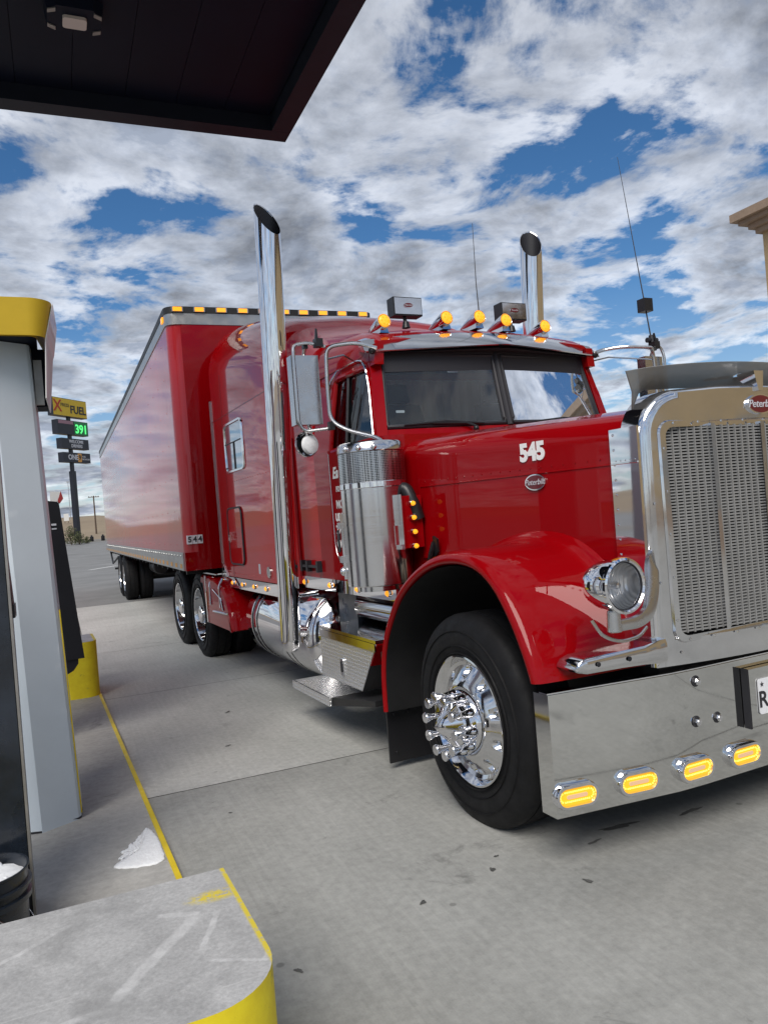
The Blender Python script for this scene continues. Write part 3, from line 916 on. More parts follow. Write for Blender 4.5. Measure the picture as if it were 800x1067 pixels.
g.hexa([(.22, 1.28, 2.165), (.42, 1.28, 2.165), (.42, 1.33, 2.165), (.22, 1.33, 2.165), (.24, 1.27, 2.20), (.36, 1.27, 2.22), (.38, 1.31, 2.21), (.26, 1.31, 2.2)], .015)
g.build('papers', M_['paper'], cab)
# windscreen: two panes, rubber gasket, centre post
def ws_pt(x, t):     # t 0 bottom .. 1 top
    xb, xt = x, x * .935
    return Vector((xb * (1 - t) + xt * t, WB(x) * (1 - t) + WT(x) * t - .002, 2.150 * (1 - t) + 2.672 * t))
for s in (-1, 1):
    g = G()
    xs_ = [s * (.035 + (.905 - .035) * i / 8) for i in range(9)]
    g.loft([[ws_pt(x, t) for t in (.02, .35, .7, .985)] for x in xs_], closed=False, caps=False)
    w = g.build('windshield', M_['screen'], T)
    g = G()
    ring = [ws_pt(x, .035) for x in xs_] + [ws_pt(xs_[-1], t) for t in (.1, .4, .7, .96)] + [ws_pt(x, .975) for x in xs_[::-1]] + [ws_pt(xs_[0], t) for t in (.96, .7, .4, .1)]
    g.tube([p + Vector((0, -.004, 0)) for p in ring], .016, 8, closed=True)
    g.build('gasket', M_['ink'], w)
g = G()
g.tube([ws_pt(0, 0.0) + Vector((0, -.006, 0)), ws_pt(0, 1.) + Vector((0, -.006, 0))], .024, 10)
g.build('windshield_post', M_['ink'], T)
# stickers and the mirror unit behind the screen
for x, t, w_, h_ in ((-.37, .80, .085, .05), (-.12, .90, .07, .05), (-.80, .24, .065, .018)):
    p = ws_pt(x, t) + Vector((0, .012, 0))
    g = G(); g.prism(rrect(0, 0, w_, h_, .006), None, 0, .001, M=axes(p, (1, -.02, 0), (0, .2, 1)))
    g.build('window_sticker', M_['sign_grey'], T)
g = G(); g.box(-.19, -.05, 1.375, 1.41, 2.565, 2.635, .01); g.box(-.30, -.19, 1.385, 1.40, 2.585, 2.592); g.build('dash_camera', M_['plastic'], T)
# wipers
for s in (-1, 1):
    g = G()
    g.tube([ws_pt(s * .30, .015) + Vector((0, -.05, -.01)), ws_pt(s * .36, .045) + Vector((0, -.035, 0)), ws_pt(s * .60, .06) + Vector((0, -.03, 0))], .009, 6)
    g.tube([ws_pt(s * .22, .035) + Vector((0, -.028, 0)), ws_pt(s * .5, .075) + Vector((0, -.028, 0)), ws_pt(s * .80, .05) + Vector((0, -.026, 0))], [.008, .012, .006], 6)
    g.ball(ws_pt(s * .30, 0) + Vector((0, -.055, -.02)), .02)
    g.build('wiper', M_['plastic'], T)

# sun visor: stainless, pointed at the centre
g = G()
secs = []
for i in range(21):
    x = -1.0 + .1 * i
    u = abs(x)
    yl = 1.14 + .20 * u ** 1.15; zl = 2.712 - .026 * u
    yu = 1.52 + .09 * u * u; zu = 2.885 - .055 * u ** 3
    if u > .93:
        zu = 2.81; yu = 1.56
    xx = x
    secs.append([(xx, yl, zl), (xx * .985, (yl + yu) / 2 - .02, (zl + zu) / 2 + .030), (xx * .95, yu, zu),
                 (xx * .95, yu, zu - .008), (xx * .985, (yl + yu) / 2 - .012, (zl + zu) / 2 + .020), (xx, yl + .008, zl - .006)])
g.loft(secs)
for s in (-1, 1):
    g.hexa([(s * 1.0, 1.335, 2.675), (s * .992, 1.335, 2.675), (s * .935, 1.56, 2.735), (s * .943, 1.56, 2.735),
            (s * 1.0, 1.34, 2.69), (s * .992, 1.34, 2.69), (s * .935, 1.56, 2.808), (s * .943, 1.56, 2.808)])
vis = g.build('sun_visor', M_['stainless'], T, angle=24)
g = G(); g.loft([[(x, 1.17 + .19 * abs(x) ** 1.15, 2.69 - .02 * abs(x)), (x, WT(x) + .01, 2.735), (x, WT(x) + .01, 2.70), (x, WT(x) - .01, 2.69)] for x in [-.92 + .0968 * i for i in range(20)]])
g.build('visor_underside', M_['interior'], vis)

# five amber bullet lights on the roof
for x, y, z in ((-.75, 1.62, 2.882), (-.265, 1.58, 2.912), (.01, 1.57, 2.925), (.25, 1.58, 2.912), (.64, 1.62, 2.888)):
    g = G()
    Mb = axes((x, y - .11, z + .062), (1, 0, .0), (0, .14, .99))
    g.lathe([(.046, -.004), (.050, 0), (.050, -.03), (.046, -.08), (.036, -.16), (.020, -.25), (0, -.30)], 20, Mb)
    g.hexa([(x - .035, y - .10, z - .02), (x + .035, y - .10, z - .02), (x + .03, y + .14, z - .01), (x - .03, y + .14, z - .01),
            (x - .025, y - .09, z + .03), (x + .025, y - .09, z + .03), (x + .02, y + .10, z + .03), (x - .02, y + .10, z + .03)], .006)
    h = g.build('roof_light', M_['alu'], T)
    g = G(); g.lathe([(0, .016), (.022, .012), (.040, .004), (.044, -.003), (.040, -.012)], 20, Mb)
    for k in range(7):
        a = R(60 * k); r_ = 0 if k == 6 else .025
        g.ball(Mb @ Vector((r_ * math.cos(a), r_ * math.sin(a), .012)), .007, n=6, m=4)
    g.build('lens', M_['amber'], h)
# two chrome box lamps with emblem covers
for x in (-.47, .47):
    g = G(); y, z = 1.72, 3.10
    g.box(x - .118, x + .118, y - .05, y + .05, z - .068, z + .068, .012, 3)
    g.tube([(x - .01, y, z - .06), (x - .005, y - .01, z - .12)], .014, 8)
    g.cyl((x - .005, y - .01, z - .15), (x - .005, y - .01, z - .105), .032, .022)
    bx = g.build('roof_lamp', M_['plastic'], T)
    g = G(); g.box(x - .110, x + .110, y - .058, y - .049, z - .058, z + .060, .004); g.build('lamp_cover', M_['alu'], bx)
    g = G(); g.prism(ellipse(x, z + .006, .042, .020), 'y', y - .062, y - .055); g.build('badge_rim', M_['chrome'], bx)
    g = G(); g.prism(ellipse(x, z + .006, .037, .016), 'y', y - .064, y - .060); g.build('badge_field', M_['emblem'], bx)
    me = text_mesh('Peterbilt', .018, .0004, shear=.28); g = G(); g.add_mesh(me, MF(x, y - .0645, z + .006)); bpy.data.meshes.remove(me)
    g.build('lettering', M_['sign_grey'], bx, recalc=False)

# ------------------------------------------------ doors
def side_pt(s, y, z, off=0): return (s * (sx(z) + off), y, z)
def side_poly(s, poly, o0, o1, bev=0):
    """polygon (y,z) laid on the cab side, following its tilt above the belt"""
    g = G()
    lo = [g.bm.verts.new(side_pt(s, y, z, o0)) for y, z in poly]
    hi = [g.bm.verts.new(side_pt(s, y, z, o1)) for y, z in poly]
    n = len(poly)
    g._f(lo); g._f(hi)
    for i in range(n): g._f([lo[i], lo[(i + 1) % n], hi[(i + 1) % n], hi[i]])
    if bev: g._bevel(lo + hi, bev)
    return g
for s in (-1, 1):
    low = [(1.24, 2.085), (1.24, 1.32), (1.25, 1.28), (1.27, 1.255), (1.98, 1.255), (2.05, 1.28), (2.095, 1.34), (2.11, 1.42), (2.11, 2.085)]
    g = side_poly(s, low, .0, .010, .004)
    # window surround of the door, above the belt
    op = [(1.275, 2.095), (1.36, 2.40), (1.44, 2.575), (1.49, 2.605), (1.96, 2.625), (2.02, 2.60), (2.075, 2.30), (2.09, 2.11), (2.06, 2.095)]
    g.tube([side_pt(s, y, z, -.004) for y, z in op], .020, 8, closed=True)
    door = g.build('door', M_['red'], T, angle=35)
    # door glass with vent divider and drip rail
    gl = [(1.28, 2.10), (1.365, 2.41), (1.45, 2.585), (1.96, 2.615), (2.02, 2.59), (2.075, 2.30), (2.085, 2.10)]
    g = side_poly(s, gl, -.022, -.018); g.build('window', M_['glass'], door)
    g = G(); g.tube([side_pt(s, y, z, -.01) for y, z in ((1.80, 2.10), (1.80, 2.605))], .012, 6); g.build('window_divider', M_['ink'], door)
    g = G()
    g.tube([side_pt(s, y, z, -.012) for y, z in op], .009, 6, closed=True)
    g.build('gasket', M_['ink'], door)
    g = G(); g.tube([side_pt(s, y, z, .016) for y, z in ((1.29, 2.12), (1.375, 2.44), (1.455, 2.62), (1.55, 2.675), (1.95, 2.685), (2.10, 2.62), (2.14, 2.50))], .007, 6, fil=.05)
    g.build('drip_rail', M_['alu'], door)
    g = G(); g.tube([side_pt(s, y, z, .009) for y, z in ((2.12, 2.08), (2.12, 1.42), (2.10, 1.33), (2.05, 1.27), (1.98, 1.245), (1.25, 1.245))], .0035, 6)
    g.build('door_seam', M_['steel_soft'], door)
    g = side_poly(s, rrect(2.035, 1.42, .055, .165, .022), .010, .018, .003)
    hd = g.build('handle', M_['ink'], door)
    g = side_poly(s, rrect(2.035, 1.43, .018, .11, .008), .018, .030, .003); g.build('handle_lever', M_['chrome'], door)
D = lambda y, z: axes((-1.0125, y, z), (0, -1, 0), (0, 0, 1))
near_door = [o for o in T.children if o.name.startswith('door')][0]
kw = dict(depth=.0012, align='LEFT')
lettering([('Ea', .115, D(2.06, 1.925), dict(kw, shear=.3, bold=.004)), ('FOR', .055, D(2.01, 1.805), dict(kw, bold=.002)),
           ('MC', .085, D(2.03, 1.69), dict(kw, bold=.002)), ('US DO', .078, D(2.06, 1.595), dict(kw, bold=.004)),
           ('TX DO', .078, D(2.06, 1.505), dict(kw, bold=.004)), ('VIN', .078, D(2.02, 1.40), dict(kw, bold=.004))], M_['white'], near_door)
# ------------------------------------------------ sleeper
def sl_sec(y, hw, zt, zb, r, crown=.04, n=9):
    half = [(hw, zb), (hw, zb + .6), (hw, zt - r)]
    for k in range(1, n + 1):
        a = R(90 * k / n); half.append((hw - r + r * math.cos(a), zt - r + r * math.sin(a)))
    half += [((hw - r) * .5, zt + crown * .75)]
    return [(-x, y, z) for x, z in half] + [(0, y, zt + crown)] + [(x, y, z) for x, z in half[::-1]]
g = G()
g.loft([sl_sec(2.475, .985, 3.0, 1.12, .24), sl_sec(2.75, .995, 3.12, 1.08, .28), sl_sec(3.02, 1.0, 3.27, 1.05, .32), sl_sec(3.05, 1.02, 3.29, 1.05, .34),
        sl_sec(3.09, 1.085, 3.33, 1.05, .38), sl_sec(3.16, 1.115, 3.37, 1.05, .42), sl_sec(3.26, 1.12, 3.41, 1.05, .44), sl_sec(3.7, 1.12, 3.545, 1.05, .48), sl_sec(4.2, 1.12, 3.67, 1.05, .52),
        sl_sec(4.75, 1.12, 3.79, 1.05, .55), sl_sec(5.20, 1.12, 3.86, 1.05, .58), sl_sec(5.26, 1.112, 3.855, 1.055, .58), sl_sec(5.285, 1.09, 3.83, 1.07, .57)])
for s in (-1, 1):
    X = s * 1.1205
    for k in range(25): g.rivets([(X, 3.22 + k * .084, 1.09), (X, 3.22 + k * .084, 2.05)], (s, 0, 0), .0045)
    for k in range(30): g.rivets([(X, 4.74, 1.1 + k * .058)], (s, 0, 0), .0045)
sl = g.build('sleeper', M_['red_sleeper'], T, angle=30)
for s in (-1, 1):
    X = s * 1.1205
    g = G()
    g.box(min(X, X + s * .0012), max(X, X + s * .0012), 3.18, 5.255, 2.752, 2.762)
    for y0, z0, z1 in ((4.78, 2.755, 3.20), (4.80, 1.06, 2.755)):
        g.box(min(X, X + s * .0012), max(X, X + s * .0012), y0 - .004, y0 + .004, z0, z1)
    g.build('panel_seam', M_['red_dark'], sl)
    # sleeper window: frame, glass, dark divider
    fp, fi = rrect(4.40, 2.40, .72, .52, .07), rrect(4.40, 2.40, .66, .46, .05)
    g = G(); g.loft([[(X - s * .01, y, z) for y, z in fp], [(X + s * .014, y, z) for y, z in rrect(4.40, 2.40, .71, .51, .07)],
                     [(X + s * .014, y, z) for y, z in rrect(4.40, 2.40, .67, .47, .05)], [(X - s * .01, y, z) for y, z in fi]], caps=False)
    wn = g.build('sleeper_window', M_['alu'], sl)
    g = G(); g.prism(fi, 'x', min(X - s * .001, X + s * .002), max(X - s * .001, X + s * .002)); g.build('pane', M_['pane'], wn)
    g = G(); g.box(min(X, X + s * .008), max(X, X + s * .008), 4.07, 4.73, 2.44, 2.45); g.box(min(X, X + s * .008), max(X, X + s * .008), 4.37, 4.41, 2.17, 2.44); g.build('window_divider', M_['ink'], wn)
    # luggage hatch
    g = G(); g.prism(rrect(4.58, 1.485, .53, .57, .07), 'x', min(X, X + s * .010), max(X, X + s * .010), .004); ht = g.build('luggage_hatch', M_['red_sleeper'], sl)
    g = G(); g.tube([(X + s * .008, y, z) for y, z in rrect(4.58, 1.485, .545, .585, .075)], .010, 6, closed=True); g.build('hatch_seal', M_['ink'], ht)
    g = G(); g.box(min(X, X + s * .02), max(X, X + s * .02), 4.80, 4.84, 1.42, 1.50, .004); g.build('hatch_latch', M_['alu'], ht)
    g = G(); g.prism(ellipse(3.50, 1.145, .052, .052), 'x', min(X, X + s * .014), max(X, X + s * .014), .004); g.build('vent_cap', M_['steel_soft'], sl)
    g = G(); g.prism(rrect(3.82, 1.165, .055, .095, .008), 'x', min(X, X + s * .002), max(X, X + s * .002)); g.build('decal', M_['sign_grey'], sl)
    # dark grey drain strip and handle bar at the front edge of the sleeper
    g = G(); g.hexa([(s * 1.004, 2.93, 1.12), (s * 1.012, 2.93, 1.12), (s * 1.012, 2.975, 1.12), (s * 1.004, 2.975, 1.12),
                     (s * 1.002, 2.93, 2.30), (s * 1.010, 2.93, 2.30), (s * 1.010, 2.975, 2.30), (s * 1.002, 2.975, 2.30)])
    g.build('edge_trim', M_['red_dark'], sl)
    g = G(); g.box(min(s * 1.0, s * 1.03), max(s * 1.0, s * 1.03), 2.50, 2.90, 1.205, 1.225, .004)
    for y in (2.50, 2.74, 2.88): g.box(min(s * .995, s * 1.035), max(s * .995, s * 1.035), y - .02, y + .02, 1.17, 1.26, .004)
    g.build('cab_hinge', M_['ink'], sl)
    # back trim
    g = G(); g.box(min(s * 1.10, s * 1.128), max(s * 1.10, s * 1.128), 5.262, 5.30, 1.06, 3.0, .004); g.build('rear_trim', M_['alu_dull'], sl)

# polished light strips below the sleeper and cab
def strip(x, y0, y1, z0, z1, ys, zl, tilt=0):
    g = G(); g.box(x - .006, x + .012, y0, y1, z0, z1, .003)
    st = g.build('light_strip', M_['chrome'], T)
    g2 = g.flipx if False else None
    for y in ys:
        g = G(); Ml = axes((x - .006, y, zl), (0, -1, 0), (0, 0, 1))
        g.lathe([(.026, 0), (.029, .006), (.024, .012), (.022, .004)], 16, Ml); b_ = g.build('strip_light', M_['chrome'], T)
        g = G(); g.lathe([(0, .026), (.012, .024), (.020, .015), (.0225, .003)], 16, Ml); g.build('lens', M_['amber'], b_)
strip(-1.125, 3.18, 5.30, .935, 1.045, (3.60, 4.0, 4.42, 4.82, 5.2), .99)
strip(-1.004, 1.14, 2.95, 1.03, 1.125, (1.25, 1.75, 2.28, 2.86), 1.078)
g = G(); g.hexa([(-1.128, 5.06, 1.045), (-1.118, 5.06, 1.045), (-1.118, 5.30, 1.045), (-1.128, 5.30, 1.045), (-1.128, 5.26, 1.19), (-1.118, 5.26, 1.19), (-1.118, 5.30, 1.19), (-1.128, 5.30, 1.19)])
g.build('corner_gusset', M_['chrome'], T)

# ------------------------------------------------ exhaust stacks
def stack_geo():
    g = G()
    p0, p1 = Vector((-1.245, 2.65, .62)), Vector((-1.250, 2.40, 3.90))
    d = p1 - p0
    ts = [(-.022, .03), (-.017, .06), (-.006, .08), (.01, .085), (.06, .085), (.42, .086), (.52, .096), (1.0, .098)]
    secs = []
    u = Vector((1, 0, 0)); v = d.normalized().cross(u).normalized(); u = v.cross(d.normalized())
    n = 40
    for t, r in ts:
        secs.append([p0 + d * t + (u * math.cos(2 * math.pi * k / n) + v * math.sin(2 * math.pi * k / n)) * r for k in range(n)])
    # slash-cut tip: sloping down towards the right of the truck front
    last = []
    for k in range(n):
        q = u * math.cos(2 * math.pi * k / n) + v * math.sin(2 * math.pi * k / n)
        slope = (-q.x * .35 - (-q.y) * .95 * 0 + q.y * .95) 
        last.append(p1 + q * .099 + d.normalized() * (.05 + .135 * (q.y * .95 - q.x * .4)))
    secs[-1] = [c + d.normalized() * -.20 for c in secs[-1]]
    secs.append(last)
    secs.append([p + (p1 - p).normalized() * .006 - Vector((0, 0, .002)) for p in last])
    g.loft(secs, closed=True, caps=False)
    # elbow that turns in under the sleeper
    g.cyl(p0 + d * .03, (-.80, 2.56, .62 + .04), .05)
    return g
st = pair('exhaust_stack', stack_geo(), M_['chrome'], T, angle=45)
g = G()
q0, q1 = Vector((-1.2493, 2.4343, 3.45)), Vector((-1.250, 2.40, 3.90)); dq = (q1 - q0).normalized()
def ring_(c, r, cut):
    return [c + Vector((r * math.cos(2 * math.pi * k / 40), r * math.sin(2 * math.pi * k / 40), 0)) + dq * (cut * (.05 + .135 * (math.sin(2 * math.pi * k / 40) * .95 - math.cos(2 * math.pi * k / 40) * .4)) - .006 * cut) for k in range(40)]
g.loft([ring_(q1, .0945, 1), ring_(q0, .0885, 0)], caps=False)
g.cyl(q0, q0 + dq * .02, .0885)

for o, p in zip(pair('stack_bore', g, M_['ink'], None), st): o.parent = p
g = G(); g.cyl((-1.24, 2.60, 1.0), (-1.0, 2.62, 1.0), .02); g.cyl((-1.24, 2.49, 2.7), (-.98, 2.55, 2.7), .018)
for o, p in zip(pair('stack_bracket', g, M_['stainless'], None), st): o.parent = p

# ------------------------------------------------ fuel tanks
g = G()
Mt = axes((-.752, 2.46, .630), (1, 0, 0), (0, 0, -1))          # local z points to the rear
g.lathe([(0, -.02), (.16, -.012), (.27, .02), (.35, .06), (.388, .11), (.398, .16), (.398, 1.88), (.386, 1.93), (.34, 1.965), (.16, 2.0), (0, 2.01)], 72, Mt)
tk = pair('fuel_tank', g, M_['chrome'], T, angle=50)
for zz in (.62, .78, 1.52, 1.68):
    g = G(); g.lathe([(.3985, zz - .018), (.403, zz - .014), (.403, zz + .014), (.3985, zz + .018)], 56, Mt)
    for o, p in zip(pair('tank_strap', g, M_['stainless'], None), tk): o.parent = p
    g = G(); g.lathe([(.3982, zz - .023), (.4015, zz - .021), (.4015, zz - .017)], 56, Mt); g.lathe([(.4015, zz + .017), (.4015, zz + .021), (.3982, zz + .023)], 56, Mt)
    for o, p in zip(pair('strap_rubber', g, M_['ink'], None), tk): o.parent = p

# ------------------------------------------------ step box and step
g = G()
g.hexa([(-1.19, 1.40, .44), (-.62, 1.40, .44), (-.62, 2.14, .44), (-1.19, 2.14, .44),
        (-1.19, 1.12, .785), (-.62, 1.12, .785), (-.62, 2.10, .785), (-1.19, 2.10, .785)], .012)
sb = pair('step_box', g, M_['tread'], T)
g = G(); g.box(-1.198, -.62, 1.11, 2.11, .787, .808, .006); g.box(-1.202, -1.192, 1.12, 2.10, .735, .785, .003)
for o, p in zip(pair('box_lid', g, M_['alu'], None), sb): o.parent = p
g = G(); g.hexa([(-1.192, 1.390, .44), (-.62, 1.390, .44), (-.62, 1.397, .44), (-1.192, 1.397, .44), (-1.192, 1.108, .785), (-.62, 1.108, .785), (-.62, 1.116, .785), (-1.192, 1.116, .785)])
for o, p in zip(pair('end_panel', g, M_['alu'], None), sb): o.parent = p
g = G(); g.hexa([(-1.188, 1.228, .63), (-1.0, 1.228, .63), (-1.0, 1.234, .63), (-1.188, 1.234, .63), (-1.188, 1.108, .775), (-1.0, 1.108, .775), (-1.0, 1.114, .775), (-1.188, 1.114, .775)])  # red panel painted on for the fender's reflection in the chrome end
for o, p in zip(pair('fender_reflection', g, M_['red'], None), sb): o.parent = p
g = G(); g.prism(rrect(1.70, .555, .055, .12, .012), 'x', -1.202, -1.190, .003)
for o, p in zip(pair('latch', g, M_['chrome'], None), sb): o.parent = p
g = G(); g.prism(rrect(1.70, .56, .03, .075, .008), 'x', -1.206, -1.20, .002)
for o, p in zip(pair('latch_handle', g, M_['ink'], None), sb): o.parent = p
g = G(); g.box(-1.26, -.93, 1.86, 2.64, .305, .322, .004); g.box(-1.262, -1.250, 1.845, 2.65, .262, .322, .003); g.box(-1.30, -.62, 1.30, 1.52, .36, .43, .006) if False else None
stp = pair('step', g, M_['tread'], T)
g = G(); g.hexa([(-1.235, 1.10, .40), (-.6, 1.10, .40), (-.6, 1.858, .262), (-1.235, 1.858, .262), (-1.235, 1.10, .435), (-.6, 1.10, .435), (-.6, 1.858, .322), (-1.235, 1.858, .322)], .003)
for o, p in zip(pair('step_bracket', g, M_['black'], None), stp): o.parent = p
# chrome air tank under the cab
g = G(); g.cyl((-.86, 1.22, .925), (-.86, 2.0, .925), .095, None, 28, .02); pair('air_tank', g, M_['stainless'], T)
g = G(); g.box(-.90, -.45, 2.06, 2.42, .45, 1.0, .03); pair('battery_housing', g, M_['navy'], T)

# quarter fender ahead of the drive wheels
g = G()
secs = []
qp = smooth_path([(4.62, .50), (4.66, .66), (4.78, .83), (4.98, .95), (5.25, 1.015), (5.55, 1.04), (5.95, 1.05)], 3)
for i_, p in enumerate(qp):
    d_ = (qp[min(i_ + 1, len(qp) - 1)] - qp[max(i_ - 1, 0)]).normalized(); n_ = Vector((-d_.y, d_.x))
    lo_ = .50 if p.x < 5.72 else .95
    sec = []
    for x, o_ in ((-.62, .0), (-1.17, .0), (-1.215, -.012), (-1.236, -.035), (-1.242, -.07)):
        q = p + n_ * o_; sec.append((x, q.x, max(q.y, .49)))
    sec += [(-1.242, p.x, min(lo_, p.y - .07) if p.y > .6 else .489), (-1.23, p.x, min(lo_, p.y - .07) if p.y > .6 else .489)]
    q = p - n_ * .08; sec += [(-1.23, q.x, max(q.y, .489)), (-.62, q.x, max(q.y, .489))]
    secs.append(sec)
g.loft(secs)
qf = pair('quarter_fender', g, M_['red'], T)
g = G(); g.box(-1.215, -.66, 5.30, 5.92, 1.058, 1.072, .004); g.box(-1.252, -1.243, 5.66, 5.70, .50, 1.04)
for y in (5.02, 5.48): g.tube([(-1.20, y, 1.03), (-1.245, y, .95), (-1.25, y - .02, .72)], .012, 8, fil=.03)
g.tube([(-1.25, 5.3, .90), (-1.25, 4.95, .82), (-1.25, 4.88, .70)], .010, 8, fil=.04)
g.tube([(-1.25, 5.35, .655), (-1.25, 4.72, .675)], .011, 8)
for o, p in zip(pair('fender_bracket', g, M_['chrome'], None), qf): o.parent = p

# ------------------------------------------------ air cleaners with cowl lights
AC = Vector((-1.10, 1.17, 0))
g = G()
g.cyl(AC + Vector((0, 0, 1.155)), AC + Vector((0, 0, 1.80)), .208, None, 56, .006)
g.cyl(AC + Vector((0, 0, 1.985)), AC + Vector((0, 0, 2.055)), .214, .210, 56, .012)
for z in (1.33, 1.545, 1.79): g.cyl(AC + Vector((0, 0, z - .006)), AC + Vector((0, 0, z + .006)), .2105, None, 56)
g.cyl(AC + Vector((0, 0, 1.12)), AC + Vector((0, 0, 1.16)), .15, None, 40)
ac = pair('air_cleaner', g, M_['brushed'], T, angle=40)
g = G(); g.cyl(AC + Vector((0, 0, 1.80)), AC + Vector((0, 0, 1.99)), .2095, None, 56)
for o, p in zip(pair('intake_screen', g, M_['perf'], None), ac): o.parent = p
g = G(); g.cyl(AC + Vector((0, 0, 1.765)), AC + Vector((0, 0, 1.805)), .2125, None, 56, .004)
for a in (200, 226, 252): 
    c = AC + Vector((.212 * math.cos(R(a)), .212 * math.sin(R(a)), 2.015)); g.ball(c, .02, .02, .02)
for z in (1.33, 1.545): g.box(AC.x - .225, AC.x - .195, AC.y + .05, AC.y + .10, z - .02, z + .02, .004)
g.cyl(AC + Vector((-.19, .10, 1.20)), AC + Vector((-.19, .10, 1.62)), .012); g.ball(AC + Vector((-.195, .11, 1.25)), .03, .02, .03)
for o, p in zip(pair('clamp_band', g, M_['chrome'], None), ac): o.parent = p
g = G(); g.tube(fillet([AC + Vector((.10, -.10, 1.72)), (-.955, 1.01, 1.76), (-.93, .965, 1.66), (-.90, .96, 1.55)], .08, 6), .042, 16)
for o, p in zip(pair('intake_hose', g, M_['plastic'], None), ac): o.parent = p
g = G(); g.box(-1.02, -.88, .945, .955, 1.375, 1.70, .003); g.box(-1.024, -1.016, .93, 1.0, 1.375, 1.70)
lb = pair('light_bracket', g, M_['red'], T)
g = G(); g.box(-1.03, -1.0246, .925, 1.0, 1.37, 1.71); g.box(-1.075, -1.065, .98, 1.02, 1.40, 1.70)
g.box(-1.07, -1.03, .96, 1.0, 1.40, 1.52, .004)
for o, p in zip(pair('bracket_edge', g, M_['chrome'], None), lb): o.parent = p
for k in range(4):
    z = 1.65 - k * .088
    Ml = axes((-.955, .945, z), (1, 0, 0), (0, 0, 1))
    g = G(); g.lathe([(.018, 0), (.021, .004), (.020, .02), (.0155, .03)], 16, Ml); cb = pair('cowl_light', g, M_['chrome'], T)
    g = G(); g.lathe([(0, .052), (.008, .050), (.0135, .041), (.016, .026)], 16, Ml)
    for o, p in zip(pair('lens', g, M_['amber'], None), cb): o.parent = p
g = G(); g.hexa([(-.87, .80, 1.34), (-.86, .80, 1.34), (-.86, .86, 1.30), (-.87, .86, 1.30), (-.885, .78, 1.42), (-.87, .78, 1.42), (-.87, .83, 1.44), (-.885, .83, 1.44)], .008)
g.tube([(-.875, .83, 1.40), (-.89, .86, 1.32), (-.88, .90, 1.27)], .018, 8)
pair('hood_latch', g, M_['plastic'], T)

# ------------------------------------------------ mirrors
FAR = Vector((.06, -.36, -.045))
def mpair(name, g, m, par=None):
    """near mirror part and the far one, which is swung further forward"""
    f = g.flipx()
    for v in f.bm.verts:
        k = min(max((abs(v.co.x) - .98) / .22, 0), 1)
        v.co += FAR * k
    a, b = g.build(name, m, T), f.build(name, m, T)
    if par:
        for o, p in zip((a, b), par): o.parent = p
    return a, b
g = G()
g.hexa([(-1.445, 1.555, 2.235), (-1.255, 1.545, 2.235), (-1.255, 1.63, 2.235), (-1.445, 1.64, 2.235),
        (-1.445, 1.555, 2.70), (-1.255, 1.545, 2.70), (-1.255, 1.63, 2.70), (-1.445, 1.64, 2.70)], .028, 4)
mi = mpair('mirror', g, M_['steel_soft'])
g = G(); g.hexa([(-1.425, 1.642, 2.26), (-1.275, 1.634, 2.26), (-1.275, 1.638, 2.26), (-1.425, 1.646, 2.26), (-1.425, 1.642, 2.675), (-1.275, 1.634, 2.675), (-1.275, 1.638, 2.675), (-1.425, 1.646, 2.675)])
mpair('mirror_glass', g, M_['chrome'], mi)
g = G()
t = .0135
# inner hoop from visor corner out and down to the cowl
g.tube(fillet([(-.93, 1.30, 2.70), (-1.06, 1.34, 2.745), (-1.235, 1.44, 2.735), (-1.245, 1.44, 2.50), (-1.245, 1.44, 2.24), (-1.16, 1.36, 2.165), (-1.02, 1.22, 2.10), (-.985, 1.15, 2.04)], .07, 6), t, 10)
# outer hoop round the mirror head
g.tube(fillet([(-1.235, 1.44, 2.735), (-1.33, 1.50, 2.775), (-1.425, 1.54, 2.765), (-1.435, 1.525, 2.70), (-1.435, 1.525, 2.24), (-1.40, 1.52, 2.185), (-1.24, 1.46, 2.195)], .045, 6), .0115, 10)
g.cyl((-1.345, 1.58, 2.69), (-1.345, 1.54, 2.765), .012); g.cyl((-1.345, 1.59, 2.24), (-1.345, 1.55, 2.18), .012)
g.tube([(-1.24, 1.44, 2.65), (-1.08, 1.52, 2.70), (-.94, 1.6, 2.66)], .006, 6)
mpair('mirror_arm', g, M_['steel_soft'], mi)
for k in range(4):
    g = G()
    if k == 0:
        g.box(-1.305, -1.255, 1.43, 1.49, 2.735, 2.79, .006); g.hexa([(-1.30, 1.45, 2.78), (-1.28, 1.45, 2.78), (-1.28, 1.47, 2.78), (-1.30, 1.47, 2.78), (-1.29, 1.46, 2.86), (-1.28, 1.46, 2.86), (-1.28, 1.47, 2.86), (-1.29, 1.47, 2.86)])
    elif k == 1: g.box(-1.36, -1.33, 1.52, 1.56, 2.74, 2.77, .004)
    elif k == 2: g.box(-1.26, -1.222, 1.42, 1.46, 2.18, 2.235, .006)
    else: g.ball((-.95, 1.33, 2.69), .026)
    mpair('mirror_clamp', g, M_['plastic'], mi)
# round lamp below the mirror head
Ml = axes((-1.375, 1.575, 2.105), (1, .25, 0), (0, 0, 1))
g = G(); g.lathe([(0, -.06), (.05, -.055), (.082, -.02), (.088, .0), (.084, .012), (.078, .008)], 28, Ml); g.cyl((-1.375, 1.57, 2.15), (-1.375, 1.55, 2.19), .012)
ml = mpair('mirror_lamp', g, M_['chrome'])
Ml2 = axes((-1.362, 1.565, 2.10), (1, .35, 0), (0, 0, 1))
g = G(); g.lathe([(0, .040), (.03, .038), (.060, .028), (.064, .0)], 24, Ml2)
mpair('lens', g, M_['led_white'], ml)
